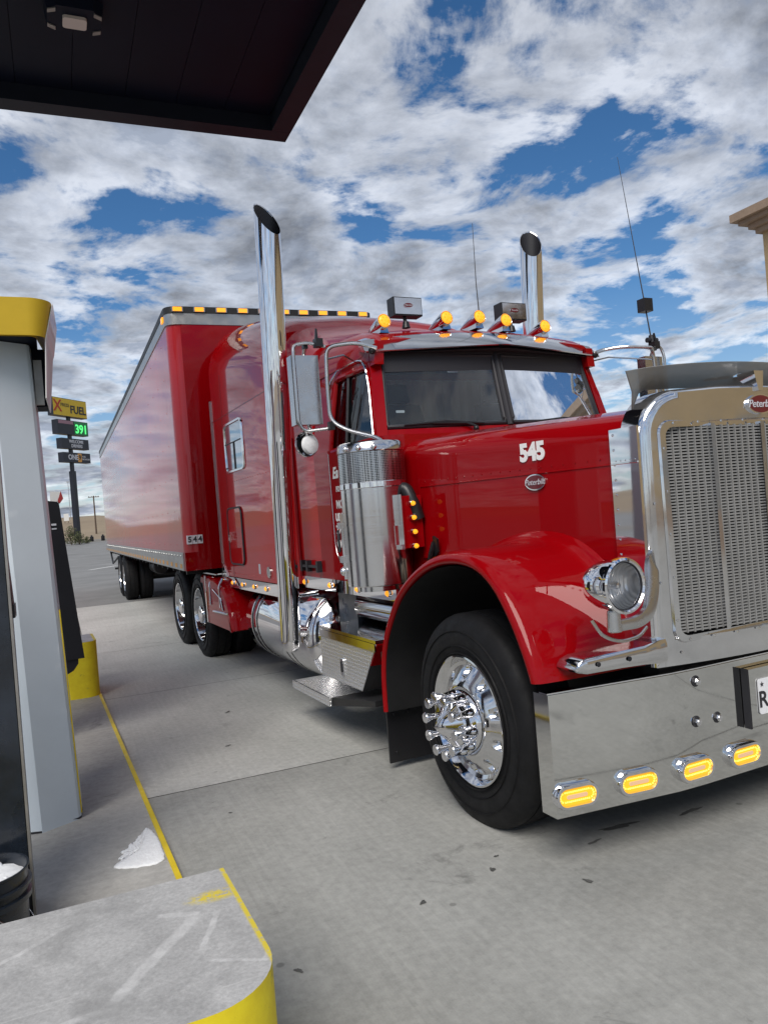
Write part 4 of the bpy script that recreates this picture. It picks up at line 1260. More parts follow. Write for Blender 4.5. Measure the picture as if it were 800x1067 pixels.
# two-way radio aerial on the far mirror arm, with a black loading coil
g = G()
b0 = Vector((1.345, 1.13, 2.735))
top = Vector((1.37, 1.36, 4.29))
g.cyl(b0 + Vector((0, 0, -.02)), b0 + Vector((0, 0, .07)), .030, .022, 14, .004)
g.cyl(b0 + Vector((-.05, 0, .03)), b0 + Vector((.05, 0, .03)), .02)
g.tube([b0 + (top - b0) * t_ for t_ in (.03, .5, 1.)], [.006, .0035, .002], 6)
an = g.build('radio_antenna', M_['ink'], T)
c = b0 + (top - b0) * .20
g = G(); g.box(c.x - .042, c.x + .042, c.y - .04, c.y + .04, c.z - .05, c.z + .05, .008); g.build('loading_coil', M_['plastic'], an)
g = G(); g.tube([(.10, 1.60, 2.98), (.12, 1.64, 3.3), (.17, 1.70, 3.78)], [.005, .0035, .002], 6); g.build('roof_antenna', M_['ink'], T)

# ------------------------------------------------ wheels
def holes_mesh(base, n, r, a, b, h0, h1):
    g = G()
    for k in range(n):
        t = 2 * math.pi * k / n
        M = axes((r * math.cos(t), r * math.sin(t), 0), (math.cos(t), math.sin(t), 0), (-math.sin(t), math.cos(t), 0))
        g.prism(ellipse(0, 0, a, b, 20), None, h0, h1, M=M)
    return g.build('cutter', None)

def tyre_geo(Rr, w, rim):
    g = G()
    o = [(rim, -w * .02), (rim + .012, .0), (rim + .05, .012), (rim + .10, .020), (Rr - .10, .018), (Rr - .05, .004), (Rr - .018, -.012), (Rr - .006, -.03),
         (Rr, -.05), (Rr, -w * .30), (Rr - .010, -w * .305), (Rr - .010, -w * .33), (Rr, -w * .335), (Rr + .002, -w * .5), (Rr, -w * .66), (Rr - .010, -w * .665), (Rr - .010, -w * .69), (Rr, -w * .695),
         (Rr, -w + .05), (Rr - .02, -w + .01), (Rr - .10, -w - .018), (rim + .05, -w - .01), (rim, -w + .02)]
    g.lathe(o, 72)
    for rr in (rim + .022, rim + .06, Rr - .085):
        g.lathe([(rr - .003, .012), (rr, .0215), (rr + .003, .012)], 72)
    return g

def steer_wheel(loc, out):
    M = Matrix.Translation(loc) @ Matrix.Rotation(R(-90 if out < 0 else 90), 4, 'Y')
    g = G()
    g.lathe([(.313, -.235), (.317, -.03), (.326, .0), (.327, .012), (.318, .014), (.309, .006), (.292, -.020), (.274, -.030), (.215, .002), (.192, .018), (.172, .022), (.172, .014), (.0, .014)], 72)
    wh = g.build('wheel', M_['alu'], None, angle=26)
    cut = holes_mesh(wh, 10, .243, .029, .023, -.2, .2)
    boolean_cut(wh, cut)
    for p in wh.data.polygons: p.use_smooth = True
    wh.parent = T; wh.matrix_local = M
    tyre_geo(.535, .285, .316).build('tyre', M_['rubber'], wh, angle=30)
    g = G(); g.lathe([(.30, -.12), (0, -.12)], 40); g.build('brake_drum', M_['black'], wh)
    g = G()
    g.lathe([(.172, .012), (.170, .030), (.160, .050), (.122, .052), (.119, .088), (.116, .096), (.05, .152), (.0, .197)], 48)
    g.build('hub_cover', M_['chrome'], wh, angle=24)
    for k in range(10):
        t = 2 * math.pi * (k + .35) / 10
        Mk = Matrix.Translation((.142 * math.cos(t), .142 * math.sin(t), .045))
        g = G(); g.lathe([(.025, 0), (.024, .012), (.018, .028), (.0135, .06), (.015, .090), (.025, .114), (.0275, .123), (.025, .127), (0, .1275)], 20, Mk)
        g.build('lug_nut_cover', M_['chrome'], wh, angle=30)
    return wh
steer_wheel((-1.19, .06, .53), -1)
steer_wheel((1.19, .06, .53), 1)

def drive_wheel(name, loc, out, parent):
    M = Matrix.Translation(loc) @ Matrix.Rotation(R(-90 if out < 0 else 90), 4, 'Y')
    g = G()
    g.lathe([(.313, -.235), (.317, -.03), (.326, .0), (.327, .012), (.318, .014), (.309, .004), (.300, -.06), (.280, -.115), (.21, -.135), (.17, -.13), (.165, -.12), (.118, -.115), (.115, -.02), (.105, .005), (.06, .02), (0, .022)], 48)
    for k in range(10):
        t = 2 * math.pi * k / 10
        g.cyl((.143 * math.cos(t), .143 * math.sin(t), -.13), (.143 * math.cos(t), .143 * math.sin(t), -.07), .019, .015, 12, .003)
    wh = g.build(name, M_['alu'], None, angle=28)
    boolean_cut(wh, holes_mesh(wh, 10, .243, .027, .022, -.3, .3))
    wh.parent = parent; wh.matrix_local = M
    g = G(); g.lathe([(.30, -.20), (0, -.20)], 40); g.build('brake_drum', M_['black'], wh)
    tyre_geo(.535, .27, .316).build('tyre', M_['rubber'], wh, angle=30)
    tyre_geo(.535, .27, .316).xf(Matrix.Translation((0, 0, -.325))).build('inner_tyre', M_['rubber'], wh, angle=30)
    return wh
def dup_wheel(src, loc, out, parent, name):
    M = Matrix.Translation(loc) @ Matrix.Rotation(R(-90 if out < 0 else 90), 4, 'Y')
    c = src.copy(); c.name = name; COL.objects.link(c); c.parent = parent; c.matrix_local = M
    for ch in src.children:
        d = ch.copy(); COL.objects.link(d); d.parent = c
    return c
dw = drive_wheel('wheel', (-1.20, 6.30, .53), -1, T)
for y in (6.30, 7.60):
    for s in (-1, 1):
        if (y, s) != (6.30, -1): dup_wheel(dw, (s * 1.20, y, .53), s, T, 'wheel')
# ================================================================== THE TRAILER
trailer = empty('semi_trailer', 'long red box trailer with grey rails coupled behind the truck', 'trailer', (2.575, 9.0, .006), R(0))
TR = trailer
L_, W_, ZB, ZT = 16.0, 1.275, 1.30, 3.95
plan = [(-W_, L_), (-W_, .14)]
for k in range(1, 7):
    a = R(180 + 90 * k / 6); plan.append((-W_ + .14 + .14 * math.cos(a), .14 + .14 * math.sin(a)))
plan += [(-x, y) for x, y in plan[::-1]]
g = G(); g.prism(plan, 'z', ZB, ZT)
for k in range(1, 26): g.rivets([(-W_ - .0005, .6 * k, z) for z in (1.4, 1.8, 2.2, 2.6, 3.0, 3.4, 3.8)], (-1, 0, 0), .008)
body = g.build('trailer_body', M_['trailer'], TR, angle=40)
# front wall is plain paint: a thin liner panel set just proud of the wavy skin
g = G(); g.box(-W_ + .15, W_ - .15, -.006, -.001, ZB + .0, ZT)
fw_ = g.build('front_wall', M_['red'], TR)
def off(p, d): 
    return [(x * (1 + d / W_), (y - d if y < 1 else y + d)) for x, y in p]
g = G(); g.prism(off(plan, .012), 'z', ZT - .01, ZT + .12, .006)
g.build('top_rail', M_['alu_dull'], TR, angle=40)
g = G(); g.prism(off(plan, .018), 'z', ZT + .121, ZT + .195, .010)
g.build('roof_cap', M_['black'], TR, angle=40)
g = G()
for s in (-1, 1):
    g.box(min(s * W_, s * (W_ + .016)), max(s * W_, s * (W_ + .016)), .10, L_, 1.10, 1.31, .004)
for k in range(60): g.rivets([(-(W_ + .016), .25 + k * .26, 1.27)], (-1, 0, 0), .014)
g.build('bottom_rail', M_['alu_dull'], TR)
g = G(); g.box(-W_ - .005, W_ + .005, -.012, .13, 1.10, 1.31, .01); g.build('front_sill', M_['red'], TR)
for k in range(38):
    g = G(); g.box(-W_ - .0185, -W_ - .016, .2 + k * .42, .36 + k * .42, 1.125, 1.175); g.build('reflector', M_['sign_orange'], TR)
for x in (-1.15, -.90, -.645, -.39, -.14, .12, .36, .61, .86, 1.14):
    g = G(); g.box(x - .066, x + .066, -.040, -.014, ZT + .130, ZT + .184, .006); h = g.build('marker_light', M_['alu_dull'], TR)
    g = G(); g.box(x - .050, x + .050, -.050, -.038, ZT + .134, ZT + .180, .008); g.build('lens', M_['amber'], h)
g = G(); g.box(-W_ - .03, -W_ - .014, .16, .26, ZT + .05, ZT + .11, .006); h = g.build('side_marker', M_['amber'], TR)
# fleet number
for k, ch in enumerate('544'):
    x = -W_ + .062 + k * .0595
    yy = -.003 if k else -.0
    g = G(); g.box(x - .0275, x + .0275, -.014 + (.115 - k * .06 if k < 2 else 0) * 0, .06 if k < 2 else -.0075, 1.405, 1.505); t_ = g.build('number_tile', M_['plate'], TR)
    lettering([(ch, .088, MF(x, -.0155, 1.455), dict(depth=.001, bold=.003))], M_['ink'], t_)
# running gear
g = G()
for s in (-1, 1): g.box(s * .5 - .05, s * .5 + .05, .4, L_, .95, 1.10); g.box(s * .5 - .06, s * .5 + .06, 9.0, 12.8, .75, .95)
for k in range(26): g.box(-1.2, 1.2, .5 + k * .6, .56 + k * .6, 1.03, 1.10)
g.box(-1.2, 1.2, L_ - .1, L_, 1.0, 1.12); g.box(-1.1, 1.1, L_ - .08, L_, .5, .56)
g.cyl((-.95, 10.3, .53), (.95, 10.3, .53), .1); g.cyl((-.95, 11.6, .53), (.95, 11.6, .53), .1)
for s in (-1, 1): g.box(s * .9 - .02, s * .9 + .02, L_ - .08, L_ - .03, .5, 1.05)
g.build('undercarriage', M_['black'], TR)
g = G()
for s in (-1, 1):
    g.box(s * .85 - .05, s * .85 + .05, 2.75, 2.85, .22, 1.05); g.box(s * .85 - .14, s * .85 + .14, 2.68, 2.92, .20, .225)
    g.tube([(s * .85, 2.8, .7), (s * .55, 3.4, 1.02)], .03, 8)
g.cyl((-.85, 2.8, .8), (.85, 2.8, .8), .035)
g.build('landing_gear', M_['black'], TR)
g = G(); g.cyl((-.62, 8.2, .80), (-.62, 8.2 + .9, .80), .16, None, 20, .02); g.build('air_tank', M_['plastic'], TR)
g = G(); g.tube([(-1.20, L_ - .3, 1.08), (-1.23, L_ - 1.6, .75), (-1.2, 12.4, .98)], .025, 8); g.build('side_strut', M_['black'], TR)
g = G()
for s in (-1, 1): g.box(s * .92 - .30, s * .92 + .30, 12.45, 12.47, .2, 1.0)
g.build('mudflap', M_['plastic'], TR)
for y in (10.3, 11.6):
    for s in (-1, 1): dup_wheel(dw, (s * 1.235, y, .53), s, TR, 'wheel')
# ================================================================== SETTING
def sheet(name, poly, z, m, kind='structure'):
    g = G(); g.sheet(poly, z)
    o = g.build(name, m)
    return tag(o, kind=kind)
# terrain: one sheet out to the horizon, rising slightly beyond the lot, with low dry hills
def terrain_z(x, y):
    d = math.hypot(x, y)
    z = 0.
    if y > 40: z += min((y - 40) / 60, 1.) * 1.1 * (1 if abs(x) < 200 else .5)
    if d > 130:
        a = math.atan2(x, y)
        h = 4.2 + 1.6 * math.sin(a * 9 + .5) + 1.0 * math.sin(a * 23 + 2) + .5 * math.sin(a * 61)
        t = min((d - 130) / 90, 1.); t = t * t * (3 - 2 * t)
        z += h * t
        if d > 500: z += 14 * min((d - 500) / 900, 1.) * (.6 + .4 * math.sin(a * 7 + 1) + .25 * math.sin(a * 17))
    return z - .004
g = G()
rads = [0.01, 6, 15, 30, 40, 55, 75, 100, 130, 150, 170, 190, 220, 300, 500, 700, 1000, 1500, 2600]
nA = 144
rows = [[g.bm.verts.new((r * math.sin(2 * math.pi * k / nA), r * math.cos(2 * math.pi * k / nA), terrain_z(r * math.sin(2 * math.pi * k / nA), r * math.cos(2 * math.pi * k / nA)))) for k in range(nA)] for r in rads]
for A, B in zip(rows, rows[1:]):
    for k in range(nA): g._f([A[k], B[k], B[(k + 1) % nA], A[(k + 1) % nA]])
o = g.build('ground', M_['ground']); tag(o, kind='structure')
o.data.materials.append(M_['hills'])
for p in o.data.polygons:
    if math.hypot(p.center.x, p.center.y) > 110: p.material_index = 1
# asphalt lot behind the concrete
g = G()
ny = [18.62, 30, 40, 50, 60, 72, 86, 104]
xsA = [-60, -30, -12, 0, 12, 30, 60]
rows = [[g.bm.verts.new((x, y, terrain_z(x, y) + .012)) for x in xsA] for y in ny]
for A, B in zip(rows, rows[1:]):
    for k in range(len(xsA) - 1): g._f([A[k], A[k + 1], B[k + 1], B[k]])
tag(g.build('asphalt_lot', M_['asphalt']), kind='structure')
# concrete apron: slabs with open joints over a dark base
sheet('joint_base', [(-40, -30), (60, -30), (60, 18.62), (-40, 18.62)], .001, M_['joint'])
g = G(); mi_ = []
jy = [-30, -23.4, -20.3, -17.2, -14.0, -10.9, -7.75, -4.6, -1.47, 1.68, 4.83, 7.94, 11.1, 14.2, 16.4, 18.62]
jx = [-40, -24, -12, -6, -2.4, .2, 4.6, 9.2, 13.8, 24, 60]
for a, b in zip(jy, jy[1:]):
    for c, d in zip(jx, jx[1:]):
        g.sheet([(c + .005, a + .005), (d - .005, a + .005), (d - .005, b - .005), (c + .005, b - .005)], .006)
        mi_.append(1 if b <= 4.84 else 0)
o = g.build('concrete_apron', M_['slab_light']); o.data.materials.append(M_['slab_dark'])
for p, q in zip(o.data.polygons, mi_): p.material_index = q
tag(o, kind='structure')
# painted bay line on the asphalt
g = G(); g.sheet([(1.05, 38.4), (1.25, 38.2), (4.2, 43.0), (4.0, 43.2)], .016)
tag(g.build('bay_line', M_['road_white']), 'long white painted bay line on the grey asphalt behind the trailer', 'road marking', kind='structure')

# ------------------------------------------------ fuel island and its painted kerb edge
def kx(y): return .376 - .0285 * (y - 3.69)      # the island's lane side edge
poly = [(-2.6, -6), (kx(-6), -6), (kx(8.5), 8.5), (-2.6, 8.5)]
g = G(); g.prism(poly, 'z', .0, .022)
tag(g.build('fuel_island', M_['island']), kind='structure')
g = G(); g.prism([(kx(-6) - .013, -6), (kx(-6) + .013, -6), (kx(8.5) + .013, 8.5), (kx(8.5) - .013, 8.5)], 'z', .004, .0275, .003)
tag(g.build('kerb_line', M_['yellow']), kind='structure')

# concrete barrier blocks at both ends of the island
def barrier(name, x0, x1, y0, y1, h, r, label):
    pts = [(x0, y1), (x0, y0)]
    for k in range(11):
        a = R(-90 + 90 * k / 10); pts.append((x1 - r + r * math.cos(a), y0 + r + r * math.sin(a)))
    pts += [(x1 - (y1 - y0 - r) * .0285, y1)]
    g = G(); g.prism(pts, 'z', .022, h, .011, 4)
    o = g.build(name, M_['barrier'], angle=40)
    return tag(o, label, 'barrier', 'concrete barriers at the island ends')
barrier('concrete_barrier', -1.6, .418, 1.78, 2.515, .50, .20, 'worn concrete barrier in the foreground with grey scraped top and yellow side')
barrier('concrete_barrier', -1.6, .252, 8.10, 8.75, .565, .12, 'far yellow painted barrier block behind the grey dispenser column')

# dark oil drips and stains on the slabs
random.seed(11)
def blob(cx_, cy_, rx, ry, rot, seed):
    rr = random.Random(seed)
    ph = [rr.uniform(0, 6.28) for _ in range(4)]
    out = []
    for k in range(30):
        a = 2 * math.pi * k / 30
        q = 1 + .25 * math.sin(2 * a + ph[0]) + .18 * math.sin(3 * a + ph[1]) + .12 * math.sin(5 * a + ph[2]) + .08 * math.sin(9 * a + ph[3])
        u, v = rx * q * math.cos(a), ry * q * math.sin(a)
        out.append((cx_ + u * math.cos(rot) - v * math.sin(rot), cy_ + u * math.sin(rot) + v * math.cos(rot)))
    return out
for k, (cx_, cy_, rx, ry, rt_) in enumerate(((1.24, 2.86, .020, .009, .4), (.66, 2.67, .016, .010, 2.), (2.35, 3.0, .10, .018, -.15), (2.75, 2.95, .06, .016, .1), (2.15, 2.93, .035, .010, .2), (2.95, 3.2, .12, .025, -.1), (1.62, 2.95, .02, .01, 1.),
        (1.0, 5.6, .02, .012, .5), (1.2, 6.6, .03, .012, .9), (1.7, 3.05, .012, .006, .3), (1.9, 2.65, .022, .010, 2.2), (.75, 4.3, .010, .006, 0), (.55, 3.1, .008, .006, 0))):
    sheet('oil_stain', blob(cx_, cy_, rx, ry, rt_, k), .0085 + k * .0002, M_['stain'])

# foam spilled on the island
g = G()
random.seed(3)
c0 = Vector((.245, 4.02, .0225))
outl = []
ctrl = [(.118, 3.89), (.20, 3.84), (.30, 3.825), (.345, 3.86), (.350, 4.02), (.340, 4.18), (.318, 4.30), (.298, 4.30), (.275, 4.24), (.255, 4.215), (.235, 4.16), (.205, 4.135), (.195, 4.09), (.158, 4.065), (.170, 4.03), (.142, 3.985), (.160, 3.96), (.125, 3.925)]
cp_ = smooth_path(ctrl + [ctrl[0]], 6)[:-1]
outl = [(p.x + random.uniform(-.003, .003), p.y + random.uniform(-.006, .006)) for p in cp_]
rows = []
for t, h in ((1., 0.), (.985, .006), (.93, .009), (.84, .010), (.72, .012), (.58, .010), (.44, .013), (.3, .011), (.16, .013), (.05, .012)):
    rows.append([(c0.x + (x - c0.x) * t, c0.y + (y - c0.y) * t, .0225 + h * .8 * (1 + random.uniform(-.12, .12))) for x, y in outl])
g.loft(rows, closed=True, caps=True)
tag(g.build('foam_puddle', M_['foam'], angle=170), 'white patch of soap foam spilled beside the yellow kerb line', 'foam')

# ------------------------------------------------ tall grey dispenser column with a yellow valance
disp = empty('fuel_dispenser', 'tall grey fuel dispenser column with yellow valance on top', 'dispenser', (-.2, 4.8, .022))
def at(o, p): 
    o.parent = p; o.matrix_parent_inverse = Matrix.Translation(-p.location); return o
col = [(-.36, 4.66), (-.262, 4.600), (-.206, 4.582), (-.020, 4.678), (-.005, 4.70), (.005, 4.86), (-.12, 5.15), (-.42, 5.15), (-.50, 4.95)]
g = G(); g.loft([[(x - .024 * (z - .022) - (.012 if x > -.15 else 0) * min(z, 1.6) / 1.6, y, z) for x, y in col] for z in (.022, .8, 1.6, 2.69)]); at(g.build('column', M_['grey_metal'], angle=20), disp)
g = G(); g.prism([(x * 1.01 - .0, y) for x, y in col], 'z', .0225, .034); at(g.build('base_seal', M_['ink']), disp)
g = G(); g.tube([(-.003, 4.70, .05), (-.034, 4.70, 1.2)], .004, 6); at(g.build('corner_bead', M_['yellow']), disp)
# valance: outward flared band in front, white cheek panel hanging on the lane side
def val(z, d):
    front = [(-1.2, 4.40 - d)]
    for k in range(8):
        a = R(-90 + 90 * k / 7); front.append((-.078 + (.085 + d * 1.5) * math.cos(a), 4.485 + (.085 + d) * math.sin(a)))
    front += [(.040 + d * .9, 5.0)]
    return [(x, y, z) for x, y in front]
g = G(); g.loft([val(2.675, .0), val(2.865, .028), val(2.868, .02), val(2.868, -.03), val(2.675, -.03)], closed=False, caps=False)
vb = at(g.build('valance', M_['sign_yellow'], angle=50), disp)
g = G()
g.loft([[(a, 4.47, z), (a + .005, 4.47, z), (b + .005, 5.01, z), (b, 5.01, z)] for a, b, z in ((-.016, .000, 2.355), (.004, .034, 2.668), (.012, .044, 2.70), (.052, .070, 2.862))])
at(g.build('side_panel', M_['white_panel']), disp)
g = G(); g.box(-1.2, -.04, 4.47, 5.0, 2.695, 2.86); g.hexa([(-.10, 4.80, 2.36), (-.012, 4.80, 2.36), (-.008, 4.99, 2.36), (-.10, 4.99, 2.36), (-.10, 4.80, 2.69), (.020, 4.80, 2.69), (.030, 4.99, 2.69), (-.10, 4.99, 2.69)])
at(g.build('valance_frame', M_['canopy']), disp)
g = G(); g.box(-.068, -.024, 4.76, 4.79, 2.365, 2.62); at(g.build('bracket', M_['grey_trim']), disp)

# dark pump cabinet further along, seen past the column
pc = empty('pump_cabinet', 'black pump cabinet with slanted side and small red and white top, behind the grey column', 'pump', (-.25, 6.6, .022))
g = G()
g.hexa([(-.50, 6.42, .64), (.105, 6.42, .66), (.105, 6.8, .66), (-.50, 6.8, .64), (-.50, 6.42, 2.0), (.010, 6.42, 1.875), (.010, 6.8, 1.875), (-.50, 6.8, 2.0)], .01)
at(g.build('cabinet', M_['pump']), pc)
g = G(); g.prism([(-.45, .50), (-.06, .53), (.02, .57), (.058, .62), (.06, .665), (-.45, .665)], 'y', 6.44, 6.78, .006); at(g.build('lower_cowl', M_['pump']), pc)
g = G(); g.box(-.44, -.16, 6.5, 6.75, .022, .6); at(g.build('stand', M_['canopy']), pc)
g = G(); g.hexa([(-.05, 6.42, 1.89), (.0, 6.42, 1.882), (.0, 6.55, 1.882), (-.05, 6.55, 1.89), (-.048, 6.42, 1.965), (.030, 6.42, 1.958), (.030, 6.55, 1.958), (-.048, 6.55, 1.965)]); at(g.build('white_cap', M_['white_panel']), pc)
g = G(); g.hexa([(.002, 6.415, 1.885), (.016, 6.415, 1.868), (.016, 6.5, 1.868), (.002, 6.5, 1.885), (.030, 6.415, 1.962), (.044, 6.415, 1.905), (.044, 6.5, 1.905), (.030, 6.5, 1.962)]); at(g.build('red_tag', M_['redtag']), pc)
g = G(); g.box(-.055, -.02, 6.412, 6.419, 1.70, 1.715); g.box(-.055, -.02, 6.412, 6.419, 1.67, 1.68); at(g.build('decal', M_['sign_grey']), pc)

# dark service post at the left edge, with its metal trim and a holster
sp = empty('service_post', 'dark navy service post with grey metal edge strip at the left edge', 'post', (-.4, 3.63, .022))
g = G(); g.prism([(-.80, 3.50), (-.217, 3.50), (-.210, 3.52), (-.215, 3.76), (-.80, 3.76)], 'z', .022, 2.05, .004); at(g.build('post_body', M_['navy']), sp)
g = G(); g.box(-.2135, -.204, 3.492, 3.53, .024, 2.06, .002); at(g.build('edge_strip', M_['grey_trim']), sp)
g = G(); g.hexa([(-.23, 3.55, 1.30), (-.199, 3.55, 1.30), (-.199, 3.66, 1.30), (-.23, 3.66, 1.30), (-.23, 3.55, 1.80), (-.222, 3.55, 1.80), (-.222, 3.66, 1.80), (-.23, 3.66, 1.80)]); at(g.build('holster', M_['maroon']), sp)
g = G(); g.box(-.228, -.196, 3.545, 3.665, 1.285, 1.34, .004); at(g.build('holster_base', M_['plastic']), sp)

# bucket of foam in front of it
bk = empty('bucket', 'dark grey plastic bucket full of white foam beside the barrier', 'bucket', (-.362, 3.30, .022)); bk.scale = (1, 1, .88)
g = G(); g.lathe([(0, .0), (.132, .0), (.140, .01), (.150, .26), (.162, .262), (.163, .285), (.151, .29), (.152, .318), (.165, .32), (.166, .332), (.153, .335), (.155, .385), (.160, .390), (.1595, .396), (.152, .395), (.146, .28), (.0, .27)], 48)
g.build('shell', M_['navy'], bk)
g = G()
fo = []
for r, h in ((.1495, .345), (.13, .352), (.08, .36), (.03, .358)):
    fo.append([(r * math.cos(2 * math.pi * k / 36), r * math.sin(2 * math.pi * k / 36), h + random.uniform(-.006, .008)) for k in range(36)])
g.loft(fo)
for k in range(24):
    a, r = random.uniform(0, 6.28), random.uniform(.05, .135)
    q = random.uniform(.006, .016); g.ball((r * math.cos(a), r * math.sin(a), .352 + q * .3), q, n=8, m=6)
g.build('foam', M_['foam'], bk, angle=80)
g = G(); g.tube([(.168 * math.cos(R(a)), .168 * math.sin(R(a)) * .98, .31 - .27 * max(0, math.sin(R((a + 90)))) * .75) for a in range(-88, 89, 8)][::1], .0035, 6)
g.build('handle', M_['steel_soft'], bk)

# ------------------------------------------------ canopy over the island
cn = empty('fuel_canopy', 'dark fuel station canopy overhead with recessed panelled underside', 'canopy', (-3, 0, 5.0))
CX, CY, X0, Y0 = 2.13, 6.63, -4.2, 4.25
rimw = .17
g = G()
g.box(X0, CX, CY - rimw, CY, 5.0, 5.75, .004); g.box(CX - rimw, CX, Y0, CY - rimw - .002, 5.0, 5.75, .004)
g.box(X0, CX - rimw - .002, Y0, Y0 + rimw, 5.0, 5.75, .004); g.box(X0, X0 + rimw, Y0 + rimw + .002, CY - rimw - .002, 5.0, 5.75, .004)
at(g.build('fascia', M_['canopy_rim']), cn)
g = G()
xp = CX - rimw - .01
k = 0
while xp > X0 + .3:
    g.box(max(xp - .398, X0 + .2), xp, Y0 + rimw + .004, CY - rimw - .004, 5.13, 5.16, .006); xp -= .402; k += 1
g.box(X0 + .02, CX - .02, Y0 + .02, CY - .02, 5.18, 5.70)
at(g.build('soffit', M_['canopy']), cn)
lamp = empty('canopy_lamp', 'square dark canopy lamp with pale lens on the panelled underside', 'lamp', (.345, 5.44, 5.13))
g = G()
oc = [(-.17, -.09), (-.11, -.14), (.11, -.14), (.17, -.09), (.17, .09), (.11, .14), (-.11, .14), (-.17, .09)]
g.loft([[(x * 1.08, y * 1.08, .0) for x, y in oc], [(x * 1.0, y, -.085) for x, y in oc]]); g.build('housing', M_['canopy'], lamp)
for s in (-1, 1):
    for t in (-1, 1):
        g = G(); g.hexa([(s * .118, t * .10 - .018, -.092), (s * .168, t * .075 - .018, -.092), (s * .168, t * .075 + .018, -.092), (s * .118, t * .10 + .018, -.092), (s * .118, t * .10 - .018, -.084), (s * .168, t * .075 - .018, -.084), (s * .168, t * .075 + .018, -.084), (s * .118, t * .10 + .018, -.084)])
        g.build('end_clip', M_['grey_trim'], lamp)
g = G(); g.prism(rrect(0, 0, .15, .115, .02), 'z', -.105, -.083, .006); g.build('lens', M_['lamp_glass'], lamp)
# the column that carries the canopy
for k, (x, y) in enumerate(((-2.6, 5.4),)):
    g = G(); g.box(x - .2, x + .2, y - .2, y + .2, .022, 5.13, .01)
    tag(g.build('canopy_column', M_['grey_metal']), 'square grey canopy column at the far left of the island', 'column')

# ------------------------------------------------ roadside price sign
A_ = R(50)
sg = empty('pylon_sign', 'tall black pylon sign with yellow FUEL panel and green price display', 'sign', (1.72, 88, 1.0), A_)
def px_panel(x0, x1, z0, z1, dep, m, name='sign_panel'):
    g = G(); g.box(x0, x1, -dep, dep, z0, z1, .02); return g.build(name, m, sg)
g = G(); g.box(-.26, .26, -.24, .24, 0, 7.6, .02); g.box(-.17, .17, -.15, .15, 7.6, 15.0, .02); g.build('pole', M_['sign_black'], sg)
F = lambda x, z, d: axes((x, -d, z), (1, 0, 0), (0, 0, 1))
p1 = px_panel(-2.6, 2.6, 13.35, 15.25, .36, M_['sign_black'])
g = G(); g.box(-2.58, 2.58, -.372, -.355, 13.40, 15.20); g.build('yellow_face', M_['sign_yellow'], p1)
lettering([('X', 1.75, F(-1.95, 14.34, .385), dict(depth=.01, bold=.02))], M_['sign_red'], p1)
lettering([('PRESS', .50, F(-.82, 14.52, .385), dict(depth=.01, spacing=1.05)), ('FUEL', 1.15, F(1.18, 14.12, .385), dict(depth=.01, bold=.03))], M_['ink'], p1)
p2 = px_panel(-2.15, 2.6, 11.45, 12.95, .36, M_['sign_black'], 'price_panel')
g = G(); g.box(-2.0, .25, -.372, -.355, 12.55, 12.90); g.build('header_strip', M_['sign_pink'], p2)
g = G(); g.box(.40, 2.56, -.372, -.355, 11.50, 12.90); g.build('price_screen', M_['led_dark'], p2)
lettering([('391', 1.30, F(1.48, 12.08, .385), dict(depth=.01, bold=.03))], M_['led_green'], p2)
p3 = px_panel(-1.7, 2.55, 9.95, 11.05, .34, M_['sign_black'], 'message_panel')
lettering([('WELCOME', .46, F(.55, 10.72, .355), dict(depth=.01, bold=.01)), ('DRIVERS', .46, F(.62, 10.26, .355), dict(depth=.01, bold=.01))], M_['sign_grey'], p3)
p4 = px_panel(-1.6, 2.65, 8.5, 9.55, .34, M_['sign_black'], 'brand_panel')
lettering([('ONE', .74, F(-.10, 9.03, .355), dict(depth=.01, bold=.02)), ('FUEL', .26, F(1.62, 9.16, .355), dict(depth=.01)), ('NETWORK', .26, F(1.92, 8.88, .355), dict(depth=.01))], M_['sign_grey'], p4)
g = G(); g.prism(rrect(.92, 9.03, .62, .92, .12), 'y', -.36, -.338); g.build('orange_tile', M_['sign_orange'], p4)
lettering([('9', .72, F(.92, 9.03, .365), dict(depth=.01, bold=.02))], M_['ink'], p4)
# desert shrubs at its foot
def shrub(x, y, h, w, n, label):
    random.seed(int(x * 100 + y))
    z0 = terrain_z(x, y)
    r = empty('shrub', label, 'shrub', (x, y, z0), 0, 'shrubs beyond the lot')
    g = G(); l = G()
    for k in range(9):
        a, e = random.uniform(0, 6.28), random.uniform(.5, 1.3)
        tip = Vector((math.cos(a) * w * .5 * math.cos(e), math.sin(a) * w * .5 * math.cos(e), h * math.sin(e)))
        g.tube([(0, 0, 0), tip * .5 + Vector((0, 0, .05)), tip], [.03, .018, .006], 5)
    for k in range(n):
        a, e, q = random.uniform(0, 6.28), random.uniform(.15, 1.5), random.uniform(.45, 1.05)
        c = Vector((math.cos(a) * w * .55 * math.cos(e), math.sin(a) * w * .55 * math.cos(e), h * math.sin(e))) * q
        M = Matrix.Translation(c) @ Matrix.Rotation(random.uniform(0, 6.28), 4, Vector((random.random(), random.random(), random.random() + .1)).normalized())
        s_ = random.uniform(.03, .075)
        l._f([l.bm.verts.new(M @ Vector(p)) for p in ((-s_, -s_ * .5, 0), (s_, -s_ * .4, 0), (s_ * 1.1, s_ * .5, .01), (-s_ * .9, s_ * .6, .01))])
    g.build('stem', M_['wood'], r); l.build('foliage', M_['leaf'], r, recalc=False)
shrub(1.05, 84, 1.9, 1.8, 900, 'olive dry shrub to the left of the pylon foot')
shrub(1.75, 83, 1.3, 1.3, 600, 'small dry shrub directly in front of the pylon foot')
shrub(2.5, 85, .7, .8, 350, 'low dry shrub at the right of the pylon foot')
